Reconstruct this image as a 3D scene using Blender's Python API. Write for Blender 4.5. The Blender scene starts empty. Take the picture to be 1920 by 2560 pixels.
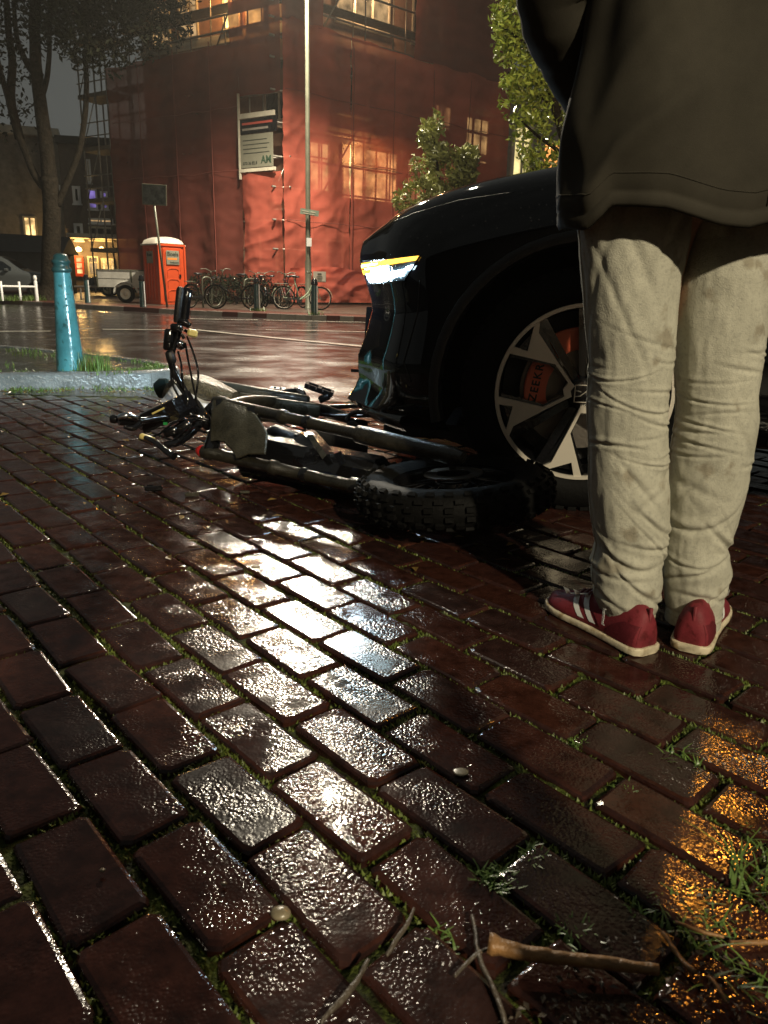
import bpy, math, random
from mathutils import Vector, Matrix, noise, Quaternion
from mathutils.bvhtree import BVHTree
random.seed(7)
SC = bpy.context.scene
COL = SC.collection
rad = math.radians
# ------------------------------------------------------------------ camera
CAM_H, FPX, PITCH, ROLL = 0.67, 1900.0, rad(16.5), rad(1.4)
fwd = Vector((0, math.cos(PITCH), -math.sin(PITCH)))
_rt = Vector((1, 0, 0)); _up = _rt.cross(fwd)
rt = _rt * math.cos(ROLL) + _up * math.sin(ROLL)
up = -_rt * math.sin(ROLL) + _up * math.cos(ROLL)
CAM = Vector((0, 0, CAM_H))
cd = bpy.data.cameras.new('camera'); co = bpy.data.objects.new('camera', cd); COL.objects.link(co)
m = Matrix((rt, up, -fwd)).transposed().to_4x4(); m.translation = CAM
co.matrix_world = m
cd.sensor_fit = 'VERTICAL'; cd.sensor_height = 24.0; cd.lens = 24.0 * FPX / 2560.0
cd.clip_start = 0.02; cd.clip_end = 600
cd.dof.use_dof = True; cd.dof.focus_distance = 3.2; cd.dof.aperture_fstop = 8.0
SC.camera = co
# ------------------------------------------------------------------ night sky
W = bpy.data.worlds.new('World'); SC.world = W; W.use_nodes = True
nt = W.node_tree; nt.nodes.clear()
o = nt.nodes.new('ShaderNodeOutputWorld'); bg = nt.nodes.new('ShaderNodeBackground')
tc = nt.nodes.new('ShaderNodeTexCoord'); nz = nt.nodes.new('ShaderNodeTexNoise'); cr = nt.nodes.new('ShaderNodeValToRGB')
nz.inputs['Scale'].default_value = 3.0; nz.inputs['Detail'].default_value = 5
cr.color_ramp.elements[0].position = 0.3; cr.color_ramp.elements[0].color = (0.056, 0.059, 0.056, 1)
cr.color_ramp.elements[1].position = 0.75; cr.color_ramp.elements[1].color = (0.086, 0.090, 0.084, 1)
nt.links.new(tc.outputs['Generated'], nz.inputs['Vector']); nt.links.new(nz.outputs['Fac'], cr.inputs['Fac'])
nt.links.new(cr.outputs['Color'], bg.inputs['Color']); bg.inputs['Strength'].default_value = 0.95
nt.links.new(bg.outputs[0], o.inputs[0])
SC.view_settings.view_transform = 'Standard'; SC.view_settings.look = 'None'
SC.view_settings.exposure = 0.0; SC.view_settings.gamma = 1.0; SC.view_settings.use_curve_mapping = False
try:
    SC.cycles.max_bounces = 6; SC.cycles.transparent_max_bounces = 12; SC.cycles.sample_clamp_indirect = 4.0
    SC.cycles.caustics_reflective = False; SC.cycles.caustics_refractive = False
except Exception: pass
# ------------------------------------------------------------------ lamps seen lit, and unseen ones assumed from reflections and light
def lamp(name, kind, loc, energy, color, size=0.1, target=None, **kw):
    l = bpy.data.lights.new(name, kind); ob = bpy.data.objects.new(name, l); COL.objects.link(ob)
    ob.location = loc; l.energy = energy; l.color = color
    if kind in ('POINT', 'SPOT'): l.shadow_soft_size = size
    if kind == 'AREA': l.size = size
    if target is not None:
        ob.rotation_euler = (Vector(target) - Vector(loc)).to_track_quat('-Z', 'Y').to_euler()
    for k, v in kw.items(): setattr(l, k, v)
    return ob
ZF = -.05                                   # level of the far pavement: the road falls away a little
LAMP_POS = Vector((-2.72, 22.9, 9.72))
lamp('street_lamp_light', 'SPOT', LAMP_POS - Vector((0, 0, .12)), 13000, (1.0, .88, .68), .2, LAMP_POS + Vector((0.2, -1.0, -4)), spot_size=rad(172), spot_blend=.5)
lamp('assumed_road_lamp', 'POINT', (-.85, 10.0, 7.3), 700, (1.0, .88, .66), .12)  # unseen lamp assumed over the road, for the near glitter on the bricks
lamp('assumed_rear_lamp', 'POINT', (3.3, -7.0, 5.4), 4000, (1.0, .86, .60), .14)  # unseen lamp assumed behind the camera, from the light on the jeans
lamp('assumed_orange_lamp', 'POINT', (3.05, 6.1, 4.35), 240, (1.0, .36, .04), .12)  # unseen lamp assumed from the orange reflection at lower right
lamp('headlight_beam', 'SPOT', (-.10, 2.98, .70), 420, (.62, .88, 1.0), .03, (-3.2, 6.4, .25), spot_size=rad(75), spot_blend=.8)
lamp('headlight_glow', 'POINT', (-.10, 2.84, .71), 8, (.66, .86, 1.0), .04)
# ------------------------------------------------------------------ pixel -> place helpers (photo pixels, 1920x2560)
def ray(x, y): return fwd + rt * ((x - 960) / FPX) + up * ((1280 - y) / FPX)
def G(x, y, z=0.0):
    d = ray(x, y); return CAM + d * ((z - CAM_H) / d.z)
def D(x, y, dep):
    d = ray(x, y); return CAM + d * (dep / d.y)
K = 1920 / 1659
# ------------------------------------------------------------------ tagging and building
def tag(o, label=None, cat=None, group=None, kind=None):
    if label: o['label'] = label
    if cat: o['category'] = cat
    if group: o['group'] = group
    if kind: o['kind'] = kind
    return o
def thing(name, label, cat, loc=(0, 0, 0), rz=0.0, group=None):
    o = bpy.data.objects.new(name, None); COL.objects.link(o); o.location = loc; o.rotation_euler = (0, 0, rz)
    o.empty_display_size = .1
    return tag(o, label, cat, group)
def link(name, me, parent=None, loc=None):
    o = bpy.data.objects.new(name, me); COL.objects.link(o)
    if parent is not None: o.parent = parent
    if loc is not None: o.location = loc
    return o
CHILD = {}
def copy_tree(o, parent=None):
    c = o.copy(); COL.objects.link(c); c.parent = parent
    for ch in list(o.children): copy_tree(ch, c)
    return c
class MB:
    def __init__(s): s.v = []; s.f = []; s.m = []
    def add(s, vs, fs, mi=0):
        b = len(s.v); s.v += [tuple(v) for v in vs]
        s.f += [tuple(i + b for i in f) for f in fs]; s.m += [mi] * len(fs); return s
    def box(s, c, d, rot=None, mi=0, ch=0.0):
        c = Vector(c); hx, hy, hz = d[0] / 2, d[1] / 2, d[2] / 2
        q = rot if rot is not None else Matrix.Identity(3)
        if ch <= 0:
            vs = [c + q @ Vector((x * hx, y * hy, z * hz)) for z in (-1, 1) for y in (-1, 1) for x in (-1, 1)]
            s.add(vs, [(0, 2, 3, 1), (4, 5, 7, 6), (0, 1, 5, 4), (2, 6, 7, 3), (0, 4, 6, 2), (1, 3, 7, 5)], mi)
        else:
            rings = []
            for z, k in ((-hz, ch), (-hz + ch, 0), (hz - ch, 0), (hz, ch)):
                r = []
                for (sx, sy) in ((1, 1), (-1, 1), (-1, -1), (1, -1)):
                    a = [(sx * (hx - k), sy * (hy - ch - k * .0)), (sx * (hx - ch), sy * (hy - k))]
                    if sx * sy < 0: a = a[::-1]
                    r += a
                rings.append([c + q @ Vector((p[0], p[1], z)) for p in r])
            s.loft(rings, cap=True, mi=mi)
        return s
    def loft(s, rings, cap=False, closed=True, mi=0):
        n = len(rings[0]); b = len(s.v)
        for r in rings: s.v += [tuple(v) for v in r]
        for i in range(len(rings) - 1):
            for j in range(n if closed else n - 1):
                k = (j + 1) % n
                s.f.append((b + i * n + j, b + i * n + k, b + (i + 1) * n + k, b + (i + 1) * n + j)); s.m.append(mi)
        if cap:
            s.f.append(tuple(b + j for j in range(n))[::-1]); s.m.append(mi)
            s.f.append(tuple(b + (len(rings) - 1) * n + j for j in range(n))); s.m.append(mi)
        return s
    def tube(s, pts, r, n=8, cap=True, mi=0):
        pts = [Vector(p) for p in pts]; rs = r if isinstance(r, (list, tuple)) else [r] * len(pts)
        rings = []; prev = None
        for i, p in enumerate(pts):
            t = (pts[min(i + 1, len(pts) - 1)] - pts[max(i - 1, 0)])
            if t.length < 1e-9: t = Vector((0, 0, 1))
            t.normalize()
            if prev is None:
                a = Vector((0, 0, 1)) if abs(t.z) < .9 else Vector((1, 0, 0)); u = t.cross(a).normalized()
            else:
                u = (prev - t * prev.dot(t))
                u = u.normalized() if u.length > 1e-6 else t.orthogonal().normalized()
            prev = u; w = t.cross(u)
            rings.append([p + (u * math.cos(2 * math.pi * k / n) + w * math.sin(2 * math.pi * k / n)) * rs[i] for k in range(n)])
        return s.loft(rings, cap, True, mi)
    def lathe(s, prof, n=32, c=(0, 0, 0), rot=None, mi=0, cap=False):   # prof: (r, z)
        q = rot if rot is not None else Matrix.Identity(3); c = Vector(c)
        rings = [[c + q @ Vector((r * math.cos(2 * math.pi * k / n), r * math.sin(2 * math.pi * k / n), z)) for k in range(n)] for r, z in prof]
        return s.loft(rings, cap, True, mi)
    def prism(s, poly, z0, z1, f=None, mi=0):   # poly 2D ; f maps (x,y,z)->Vector
        f = f or (lambda x, y, z: Vector((x, y, z))); n = len(poly)
        a = [f(p[0], p[1], z0) for p in poly]; b = [f(p[0], p[1], z1) for p in poly]
        s.add(a + b, [tuple(range(n))[::-1], tuple(range(n, 2 * n))] + [(i, (i + 1) % n, n + (i + 1) % n, n + i) for i in range(n)], mi); return s
    def grid(s, rows, mi=0, closed=False): return s.loft(rows, False, closed, mi)
    def mesh(s, name, mats, smooth=False, angle=None):
        me = bpy.data.meshes.new(name); me.from_pydata(s.v, [], s.f)
        for mt in (mats if isinstance(mats, (list, tuple)) else [mats]): me.materials.append(mt)
        if any(s.m): me.polygons.foreach_set('material_index', s.m)
        if smooth or angle:
            me.polygons.foreach_set('use_smooth', [True] * len(me.polygons))
            if angle:
                try: me.set_sharp_from_angle(angle=rad(angle))
                except Exception: pass
        me.update(); return me
    def build(s, name, mats, parent=None, smooth=False, angle=None, local=True):
        if parent is not None and not local:       # world coordinates given: bring them into the root's frame
            r = parent
            while r.parent is not None: r = r.parent
            M = (Matrix.Translation(r.location) @ r.rotation_euler.to_matrix().to_4x4()).inverted()
            s.v = [tuple(M @ Vector(v)) for v in s.v]
        return link(name, s.mesh(name, mats, smooth, angle), parent)
def cr_spline(p, n):
    p = [Vector(q) for q in p]; out = []
    for i in range(len(p) - 1):
        a, b, c, d = p[max(i - 1, 0)], p[i], p[i + 1], p[min(i + 2, len(p) - 1)]
        for k in range(n):
            t = k / n
            out.append(.5 * ((2 * b) + (c - a) * t + (2 * a - 5 * b + 4 * c - d) * t * t + (3 * b - a - 3 * c + d) * t ** 3))
    out.append(p[-1]); return out
def lerp(a, b, t): return a + (b - a) * t
def interp(xs, ys, x):
    if x <= xs[0]: return ys[0]
    for i in range(len(xs) - 1):
        if x <= xs[i + 1]:
            t = (x - xs[i]) / (xs[i + 1] - xs[i]); t = t * t * (3 - 2 * t) if False else t
            return ys[i] + (ys[i + 1] - ys[i]) * t
    return ys[-1]
def text_mesh(body, size, mat, name, parent, mtx, extrude=.0015, align='CENTER', bold=False, spacing=1.0):
    cu = bpy.data.curves.new('t', 'FONT'); cu.body = body; cu.size = size; cu.extrude = extrude
    cu.align_x = align; cu.align_y = 'CENTER'; cu.space_character = spacing
    if bold: cu.offset = size * .022
    cu.resolution_u = 3
    to = bpy.data.objects.new('t', cu)
    me = bpy.data.meshes.new_from_object(to); bpy.data.objects.remove(to); bpy.data.curves.remove(cu)
    me.transform(mtx); me.materials.clear(); me.materials.append(mat)
    o = link(name, me, parent); return o
# ------------------------------------------------------------------ materials
def mat(name, col, rough=.5, metal=0.0, spec=.5, bump=0.0, bscale=30.0, var=0.0, vscale=4.0, emis=None, estr=0.0, coat=0.0, alpha=1.0, trans=0.0, bdetail=4, rvar=0.0, bdist=.01):
    mt = bpy.data.materials.new(name); mt.use_nodes = True; n = mt.node_tree; b = n.nodes['Principled BSDF']; L = n.links.new
    b.inputs['Base Color'].default_value = (*col, 1); b.inputs['Roughness'].default_value = rough; b.inputs['Metallic'].default_value = metal
    b.inputs['Specular IOR Level'].default_value = spec; b.inputs['Coat Weight'].default_value = coat; b.inputs['Coat Roughness'].default_value = .03
    b.inputs['Transmission Weight'].default_value = trans
    if emis: b.inputs['Emission Color'].default_value = (*emis, 1); b.inputs['Emission Strength'].default_value = estr
    if bump or var or rvar:
        t = n.nodes.new('ShaderNodeTexCoord')
    if var or rvar:
        q = n.nodes.new('ShaderNodeTexNoise'); q.inputs['Scale'].default_value = vscale; q.inputs['Detail'].default_value = 6; q.inputs['Roughness'].default_value = .65
        L(t.outputs['Object'], q.inputs['Vector'])
    if var:
        r = n.nodes.new('ShaderNodeValToRGB'); r.color_ramp.elements[0].position = .3; r.color_ramp.elements[1].position = .7
        r.color_ramp.elements[0].color = (*[c * (1 - var) for c in col], 1); r.color_ramp.elements[1].color = (*[min(1, c * (1 + var)) for c in col], 1)
        L(q.outputs['Fac'], r.inputs['Fac']); L(r.outputs['Color'], b.inputs['Base Color'])
    if rvar:
        mr = n.nodes.new('ShaderNodeMapRange'); mr.inputs['From Min'].default_value = .3; mr.inputs['From Max'].default_value = .7
        mr.inputs['To Min'].default_value = max(0, rough - rvar); mr.inputs['To Max'].default_value = rough + rvar
        L(q.outputs['Fac'], mr.inputs['Value']); L(mr.outputs[0], b.inputs['Roughness'])
    if bump:
        q2 = n.nodes.new('ShaderNodeTexNoise'); q2.inputs['Scale'].default_value = bscale; q2.inputs['Detail'].default_value = bdetail
        L(t.outputs['Object'], q2.inputs['Vector'])
        bp = n.nodes.new('ShaderNodeBump'); bp.inputs['Strength'].default_value = bump; bp.inputs['Distance'].default_value = bdist
        L(q2.outputs['Fac'], bp.inputs['Height']); L(bp.outputs[0], b.inputs['Normal'])
    return mt
def emit(name, col, s):
    if name.startswith('window'):
        mt = emit('x' + name, col, s); mt.name = name; n = mt.node_tree; e = [k for k in n.nodes if k.type == 'EMISSION'][0]; t = n.nodes.new('ShaderNodeTexCoord'); q = n.nodes.new('ShaderNodeTexNoise'); q.inputs['Scale'].default_value = 1.7; q.inputs['Detail'].default_value = 4; mr = n.nodes.new('ShaderNodeMapRange'); mr.inputs['From Min'].default_value = .35; mr.inputs['From Max'].default_value = .65; mr.inputs['To Min'].default_value = s * .25; mr.inputs['To Max'].default_value = s * 1.3
        n.links.new(t.outputs['Object'], q.inputs['Vector']); n.links.new(q.outputs['Fac'], mr.inputs['Value']); n.links.new(mr.outputs[0], e.inputs[1]); return mt
    mt = bpy.data.materials.new(name); mt.use_nodes = True; n = mt.node_tree; n.nodes.clear()
    o = n.nodes.new('ShaderNodeOutputMaterial'); e = n.nodes.new('ShaderNodeEmission'); e.inputs[0].default_value = (*col, 1); e.inputs[1].default_value = s
    n.links.new(e.outputs[0], o.inputs[0]); return mt
def moss_mat():
    mt = bpy.data.materials.new('moss'); mt.use_nodes = True; n = mt.node_tree; b = n.nodes['Principled BSDF']; L = n.links.new; N = n.nodes.new
    g = N('ShaderNodeNewGeometry'); q = N('ShaderNodeTexNoise'); q.inputs['Scale'].default_value = 22; q.inputs['Detail'].default_value = 7; q.inputs['Roughness'].default_value = .75; L(g.outputs['Position'], q.inputs['Vector'])
    r = N('ShaderNodeValToRGB'); e = r.color_ramp.elements; e[0].position = .40; e[0].color = (.010, .008, .005, 1); e[1].position = .62; e[1].color = (.075, .095, .016, 1); k = e.new(.5); k.color = (.030, .038, .008, 1)
    L(q.outputs['Fac'], r.inputs['Fac']); L(r.outputs[0], b.inputs['Base Color']); b.inputs['Roughness'].default_value = .85; b.inputs['Specular IOR Level'].default_value = .15
    q2 = N('ShaderNodeTexNoise'); q2.inputs['Scale'].default_value = 260; L(g.outputs['Position'], q2.inputs['Vector']); bp = N('ShaderNodeBump'); bp.inputs['Strength'].default_value = 1; bp.inputs['Distance'].default_value = .005; L(q2.outputs['Fac'], bp.inputs['Height']); L(bp.outputs[0], b.inputs['Normal']); return mt
def brick_mat(name, c1, c2, c3, wet=True):
    mt = bpy.data.materials.new(name); mt.use_nodes = True; n = mt.node_tree; b = n.nodes['Principled BSDF']; L = n.links.new; N = n.nodes.new
    g = N('ShaderNodeNewGeometry'); oi = N('ShaderNodeObjectInfo'); ad = N('ShaderNodeMath'); fr = N('ShaderNodeMath'); fr.operation = 'FRACT'
    L(g.outputs['Random Per Island'], ad.inputs[0]); L(oi.outputs['Random'], ad.inputs[1]); L(ad.outputs[0], fr.inputs[0])
    r = N('ShaderNodeValToRGB'); e = r.color_ramp.elements; e[0].color = (*c1, 1); e[1].color = (*c3, 1); e[0].position = 0; e[1].position = 1
    k = e.new(.5); k.color = (*c2, 1); L(fr.outputs[0], r.inputs['Fac'])
    q = N('ShaderNodeTexNoise'); q.inputs['Scale'].default_value = 26; q.inputs['Detail'].default_value = 8; q.inputs['Roughness'].default_value = .7
    L(g.outputs['Position'], q.inputs['Vector'])
    mx = N('ShaderNodeMix'); mx.data_type = 'RGBA'; mx.blend_type = 'MULTIPLY'; mx.inputs[0].default_value = 1
    r2 = N('ShaderNodeValToRGB'); r2.color_ramp.elements[0].position = .32; r2.color_ramp.elements[0].color = (.35, .34, .33, 1); r2.color_ramp.elements[1].position = .68; r2.color_ramp.elements[1].color = (1.25, 1.2, 1.15, 1)
    L(q.outputs['Fac'], r2.inputs['Fac']); L(r.outputs['Color'], mx.inputs[6]); L(r2.outputs['Color'], mx.inputs[7]); L(mx.outputs[2], b.inputs['Base Color'])
    # wet film: roughness patches, fine pimples
    q3 = N('ShaderNodeTexNoise'); q3.inputs['Scale'].default_value = 7; q3.inputs['Detail'].default_value = 4; L(g.outputs['Position'], q3.inputs['Vector'])
    mr = N('ShaderNodeMapRange'); mr.inputs['From Min'].default_value = .35; mr.inputs['From Max'].default_value = .65
    mr.inputs['To Min'].default_value = .05; mr.inputs['To Max'].default_value = .15; L(q3.outputs['Fac'], mr.inputs['Value'])
    wm = N('ShaderNodeMath'); wm.operation = 'MULTIPLY_ADD'; pw = N('ShaderNodeMath'); pw.operation = 'POWER'; pw.inputs[1].default_value = 3.0; L(fr.outputs[0], pw.inputs[0]); wm.inputs[1].default_value = .07; L(pw.outputs[0], wm.inputs[0]); L(mr.outputs[0], wm.inputs[2]); L(wm.outputs[0], b.inputs['Roughness'])
    v = N('ShaderNodeTexVoronoi'); v.feature = 'SMOOTH_F1'; v.inputs['Scale'].default_value = 230; v.inputs['Smoothness'].default_value = .6
    wn = N('ShaderNodeTexNoise'); wn.inputs['Scale'].default_value = 90; wn.inputs['Detail'].default_value = 3; L(g.outputs['Position'], wn.inputs['Vector'])
    L(g.outputs['Position'], v.inputs['Vector'])
    m1 = N('ShaderNodeMath'); m1.operation = 'MULTIPLY'; m1.inputs[1].default_value = -.8; L(v.outputs['Distance'], m1.inputs[0])
    m2 = N('ShaderNodeMath'); m2.operation = 'ADD'; L(m1.outputs[0], m2.inputs[0]); L(wn.outputs['Fac'], m2.inputs[1])
    m3 = N('ShaderNodeMapRange'); m3.inputs['From Min'].default_value = .38; m3.inputs['From Max'].default_value = .62; m3.inputs['To Min'].default_value = .12; m3.inputs['To Max'].default_value = 1.0
    q4 = N('ShaderNodeTexNoise'); q4.inputs['Scale'].default_value = 13; q4.inputs['Detail'].default_value = 2; L(g.outputs['Position'], q4.inputs['Vector']); L(q4.outputs['Fac'], m3.inputs['Value'])
    bp = N('ShaderNodeBump'); bp.inputs['Distance'].default_value = .0010; L(m3.outputs[0], bp.inputs['Strength']); L(m2.outputs[0], bp.inputs['Height'])
    bp2 = N('ShaderNodeBump'); bp2.inputs['Strength'].default_value = .07; bp2.inputs['Distance'].default_value = .004
    q5 = N('ShaderNodeTexNoise'); q5.inputs['Scale'].default_value = 38; q5.inputs['Detail'].default_value = 3; L(g.outputs['Position'], q5.inputs['Vector'])
    L(q5.outputs['Fac'], bp2.inputs['Height']); L(bp2.outputs[0], bp.inputs['Normal']); L(bp.outputs[0], b.inputs['Normal'])
    b.inputs['Specular IOR Level'].default_value = .34
    return mt
M = dict(
    paver=brick_mat('wet_paver', (.050, .018, .012), (.036, .014, .011), (.026, .014, .013)),
    moss=mat('moss', (.045, .058, .010), .8, spec=.2, var=.7, vscale=60, bump=.9, bscale=260, bdist=.004),
    mossblade=mat('moss_blade', (.10, .135, .020), .5, var=.5, vscale=25),
    grass=mat('grass_blade', (.10, .17, .035), .4, var=.4, vscale=12),
    soil=mat('soil', (.022, .016, .011), .5, bump=.8, bscale=120, var=.5, vscale=30),
    asphalt=mat('wet_asphalt', (.028, .024, .022), .2, bump=.35, bscale=55, var=.4, vscale=1.3, rvar=.12, bdist=.006, bdetail=8),
    redpath=mat('red_path', (.075, .024, .016), .35, bump=.5, bscale=30, var=.35, vscale=2),
    kerb=mat('wet_kerb', (.14, .15, .15), .22, bump=.5, bscale=60, var=.35, vscale=9, rvar=.1),
    line=mat('road_paint', (.55, .53, .45), .28, bump=.4, bscale=60, var=.35, vscale=6),
    carpaint=mat('car_paint', (.0012, .0012, .0020), .6, spec=.0, coat=1.0, bump=.008, bscale=1.2),
    blackplastic=mat('black_plastic', (.009, .009, .010), .42, bump=.25, bscale=220),
    liner=mat('arch_liner', (.002, .002, .002), .95, spec=0.0),
    gloss=mat('gloss_black', (.006, .006, .007), .12, coat=.6, bump=.15, bscale=60),
    rubber=mat('tyre_rubber', (.0035, .0035, .0035), .7, spec=.12, bump=.5, bscale=90, bdist=.004),
    silver=mat('machined_alloy', (.66, .61, .52), .35, metal=.35, bump=.08, bscale=300),
    darkmetal=mat('dark_metal', (.045, .045, .048), .35, metal=.8, bump=.2, bscale=80),
    disc=mat('brake_disc', (.20, .18, .16), .4, metal=.9, bump=.1, bscale=100),
    caliper=mat('orange_caliper', (.90, .17, .08), .35, coat=.3),
    glass=mat('dark_glass', (.006, .008, .010), .04, spec=.8),
    lens=mat('headlight_lens', (.05, .06, .07), .05, spec=.8, bump=.5, bscale=60),
    jeans=mat('pale_denim', (.44, .43, .355), .9, spec=.15, bump=.5, bscale=420, var=.16, vscale=11, bdist=.003),
    coat=mat('dark_coat', (.038, .034, .026), .8, spec=.12, bump=.15, bscale=500, var=.3, vscale=5, bdist=.002),
    shoe=mat('red_suede', (.17, .022, .030), .6, spec=.25, bump=.35, bscale=260, var=.25, vscale=20, bdist=.002),
    sole=mat('cream_rubber', (.62, .55, .40), .5, bump=.4, bscale=120, var=.25, vscale=20, bdist=.002),
    white=mat('white_leather', (.75, .76, .74), .4, var=.12, vscale=40),
    skin=mat('skin', (.45, .26, .18), .5),
    hair=mat('dark_hair', (.03, .02, .012), .6, bump=.6, bscale=120),
    teal=mat('teal_paint', (.055, .20, .225), .22, coat=.4, bump=.45, bscale=14, var=.4, vscale=5, rvar=.12, bdist=.01),
    dkgreen=mat('dark_green_paint', (.018, .055, .055), .3, coat=.3, bump=.4, bscale=18, var=.4, vscale=8),
    wbrick=brick_mat('wall_brick', (.17, .08, .055), (.13, .06, .045), (.10, .05, .04)),
    dbrick=mat('dark_brickwork', (.20, .18, .15), .8, bump=.6, bscale=9, var=.3, vscale=3),
    cream=mat('cream_paint', (.50, .46, .36), .5, var=.2, vscale=3),
    roof=mat('roof_felt', (.03, .03, .03), .7, var=.3),
    steel=mat('scaffold_steel', (.22, .20, .17), .4, metal=.7, var=.3, vscale=5),
    plank=mat('scaffold_plank', (.10, .075, .045), .7, var=.4, vscale=8, bump=.4, bscale=40),
    orange=mat('orange_plastic', (.46, .060, .016), .35, bump=.15, bscale=6, var=.12, vscale=3),
    palewhite=mat('pale_plastic', (.48, .44, .36), .5, var=.15, vscale=4),
    trailer=mat('trailer_panel', (.36, .35, .31), .45, var=.25, vscale=3, bump=.2, bscale=10),
    bark=mat('bark', (.020, .016, .011), .95, spec=.1, bump=1.0, bscale=14, var=.45, vscale=6, bdist=.04),
    leafd=mat('leaf_dark', (.012, .014, .006), .7, spec=.15, var=.5, vscale=2),
    leafg=mat('leaf_green', (.24, .30, .05), .28, var=.55, vscale=5),
    leafm=mat('leaf_mid', (.26, .27, .08), .35, var=.5, vscale=4),
    pole=mat('galvanised_pole', (.10, .10, .07), .4, metal=.3, var=.25, vscale=3),
    chrome=mat('chrome', (.6, .62, .66), .15, metal=1),
    red=mat('red_cap', (.5, .02, .02), .3, coat=.5),
    plate=mat('wet_grey_plate', (.060, .056, .040), .3, metal=.35, bump=.6, bscale=180, var=.5, vscale=14, rvar=.1, bdist=.004),
    seatw=mat('white_shell', (.78, .80, .84), .25, coat=.4, var=.1),
    seatb=mat('wet_saddle_cover', (.10, .09, .06), .3, bump=1.0, bscale=170, var=.7, vscale=90, bdist=.006),
    yellow=mat('amber_reflector', (.62, .50, .18), .35, bump=.3, bscale=60),
    wood=mat('wet_stick', (.23, .12, .045), .5, bump=.6, bscale=60, var=.35, vscale=30),
    wood2=mat('dark_twig', (.07, .055, .04), .5, bump=.6, bscale=80, var=.4, vscale=30),
    stone=mat('pebble', (.20, .17, .11), .3, var=.3, vscale=40),
    paper=mat('sign_white', (.18, .175, .13), .5, var=.12, vscale=2),
    rope=mat('net_rope', (.20, .045, .03), .8),
    ink=mat('ink', (.02, .025, .02), .6), inkg=mat('ink_green', (.03, .06, .035), .6), inko=mat('ink_orange', (.7, .2, .03), .6), inkr=mat('ink_red', (.35, .06, .04), .6),
    winwarm=emit('window_warm', (1.0, .62, .24), 2.0), winhot=emit('window_bright', (1.0, .66, .22), 3.6), winyel=emit('window_yellow', (1.0, .80, .34), 1.05),
    winpur=emit('window_purple', (.42, .30, .95), .42), windim=emit('window_dim', (1.0, .62, .28), .5),
    lampwhite=emit('lamp_white', (1.0, .9, .66), 60), lampwarm=emit('lamp_warm', (1.0, .62, .2), 14),
    led=emit('led_white', (.62, .90, 1.0), 40), drl=emit('drl_amber', (1.0, .50, .05), 4.5), drlw=emit('drl_pale', (1.0, .85, .55), 6),
    bluesh=mat('blue_lit_tip', (.10, .20, .55), .2, coat=.6, bump=.6, bscale=60),  # blue headlight sheen on the bracket tip, put into the colour
)
def stain(mt, scale, lo, hi, tint):
    n = mt.node_tree; b = n.nodes['Principled BSDF']; L = n.links.new; src = b.inputs['Base Color'].links[0].from_socket
    t = n.nodes.new('ShaderNodeTexCoord'); q = n.nodes.new('ShaderNodeTexNoise'); q.inputs['Scale'].default_value = scale; q.inputs['Detail'].default_value = 3; L(t.outputs['Object'], q.inputs['Vector'])
    r = n.nodes.new('ShaderNodeValToRGB'); r.color_ramp.elements[0].position = lo; r.color_ramp.elements[0].color = (1, 1, 1, 1); r.color_ramp.elements[1].position = hi; r.color_ramp.elements[1].color = (*tint, 1); L(q.outputs['Fac'], r.inputs['Fac'])
    mx = n.nodes.new('ShaderNodeMix'); mx.data_type = 'RGBA'; mx.blend_type = 'MULTIPLY'; mx.inputs[0].default_value = 1; L(src, mx.inputs[6]); L(r.outputs[0], mx.inputs[7]); L(mx.outputs[2], b.inputs['Base Color'])
stain(M['jeans'], 16, .60, .68, (.66, .62, .58)); stain(M['jeans'], 160, .5, .75, (.78, .78, .80)); stain(M['shoe'], 60, .55, .7, (.6, .55, .5)); stain(M['sole'], 45, .5, .66, (.5, .42, .32)); stain(M['teal'], 24, .6, .66, (.55, .5, .45))
M['moss'] = moss_mat()
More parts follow.
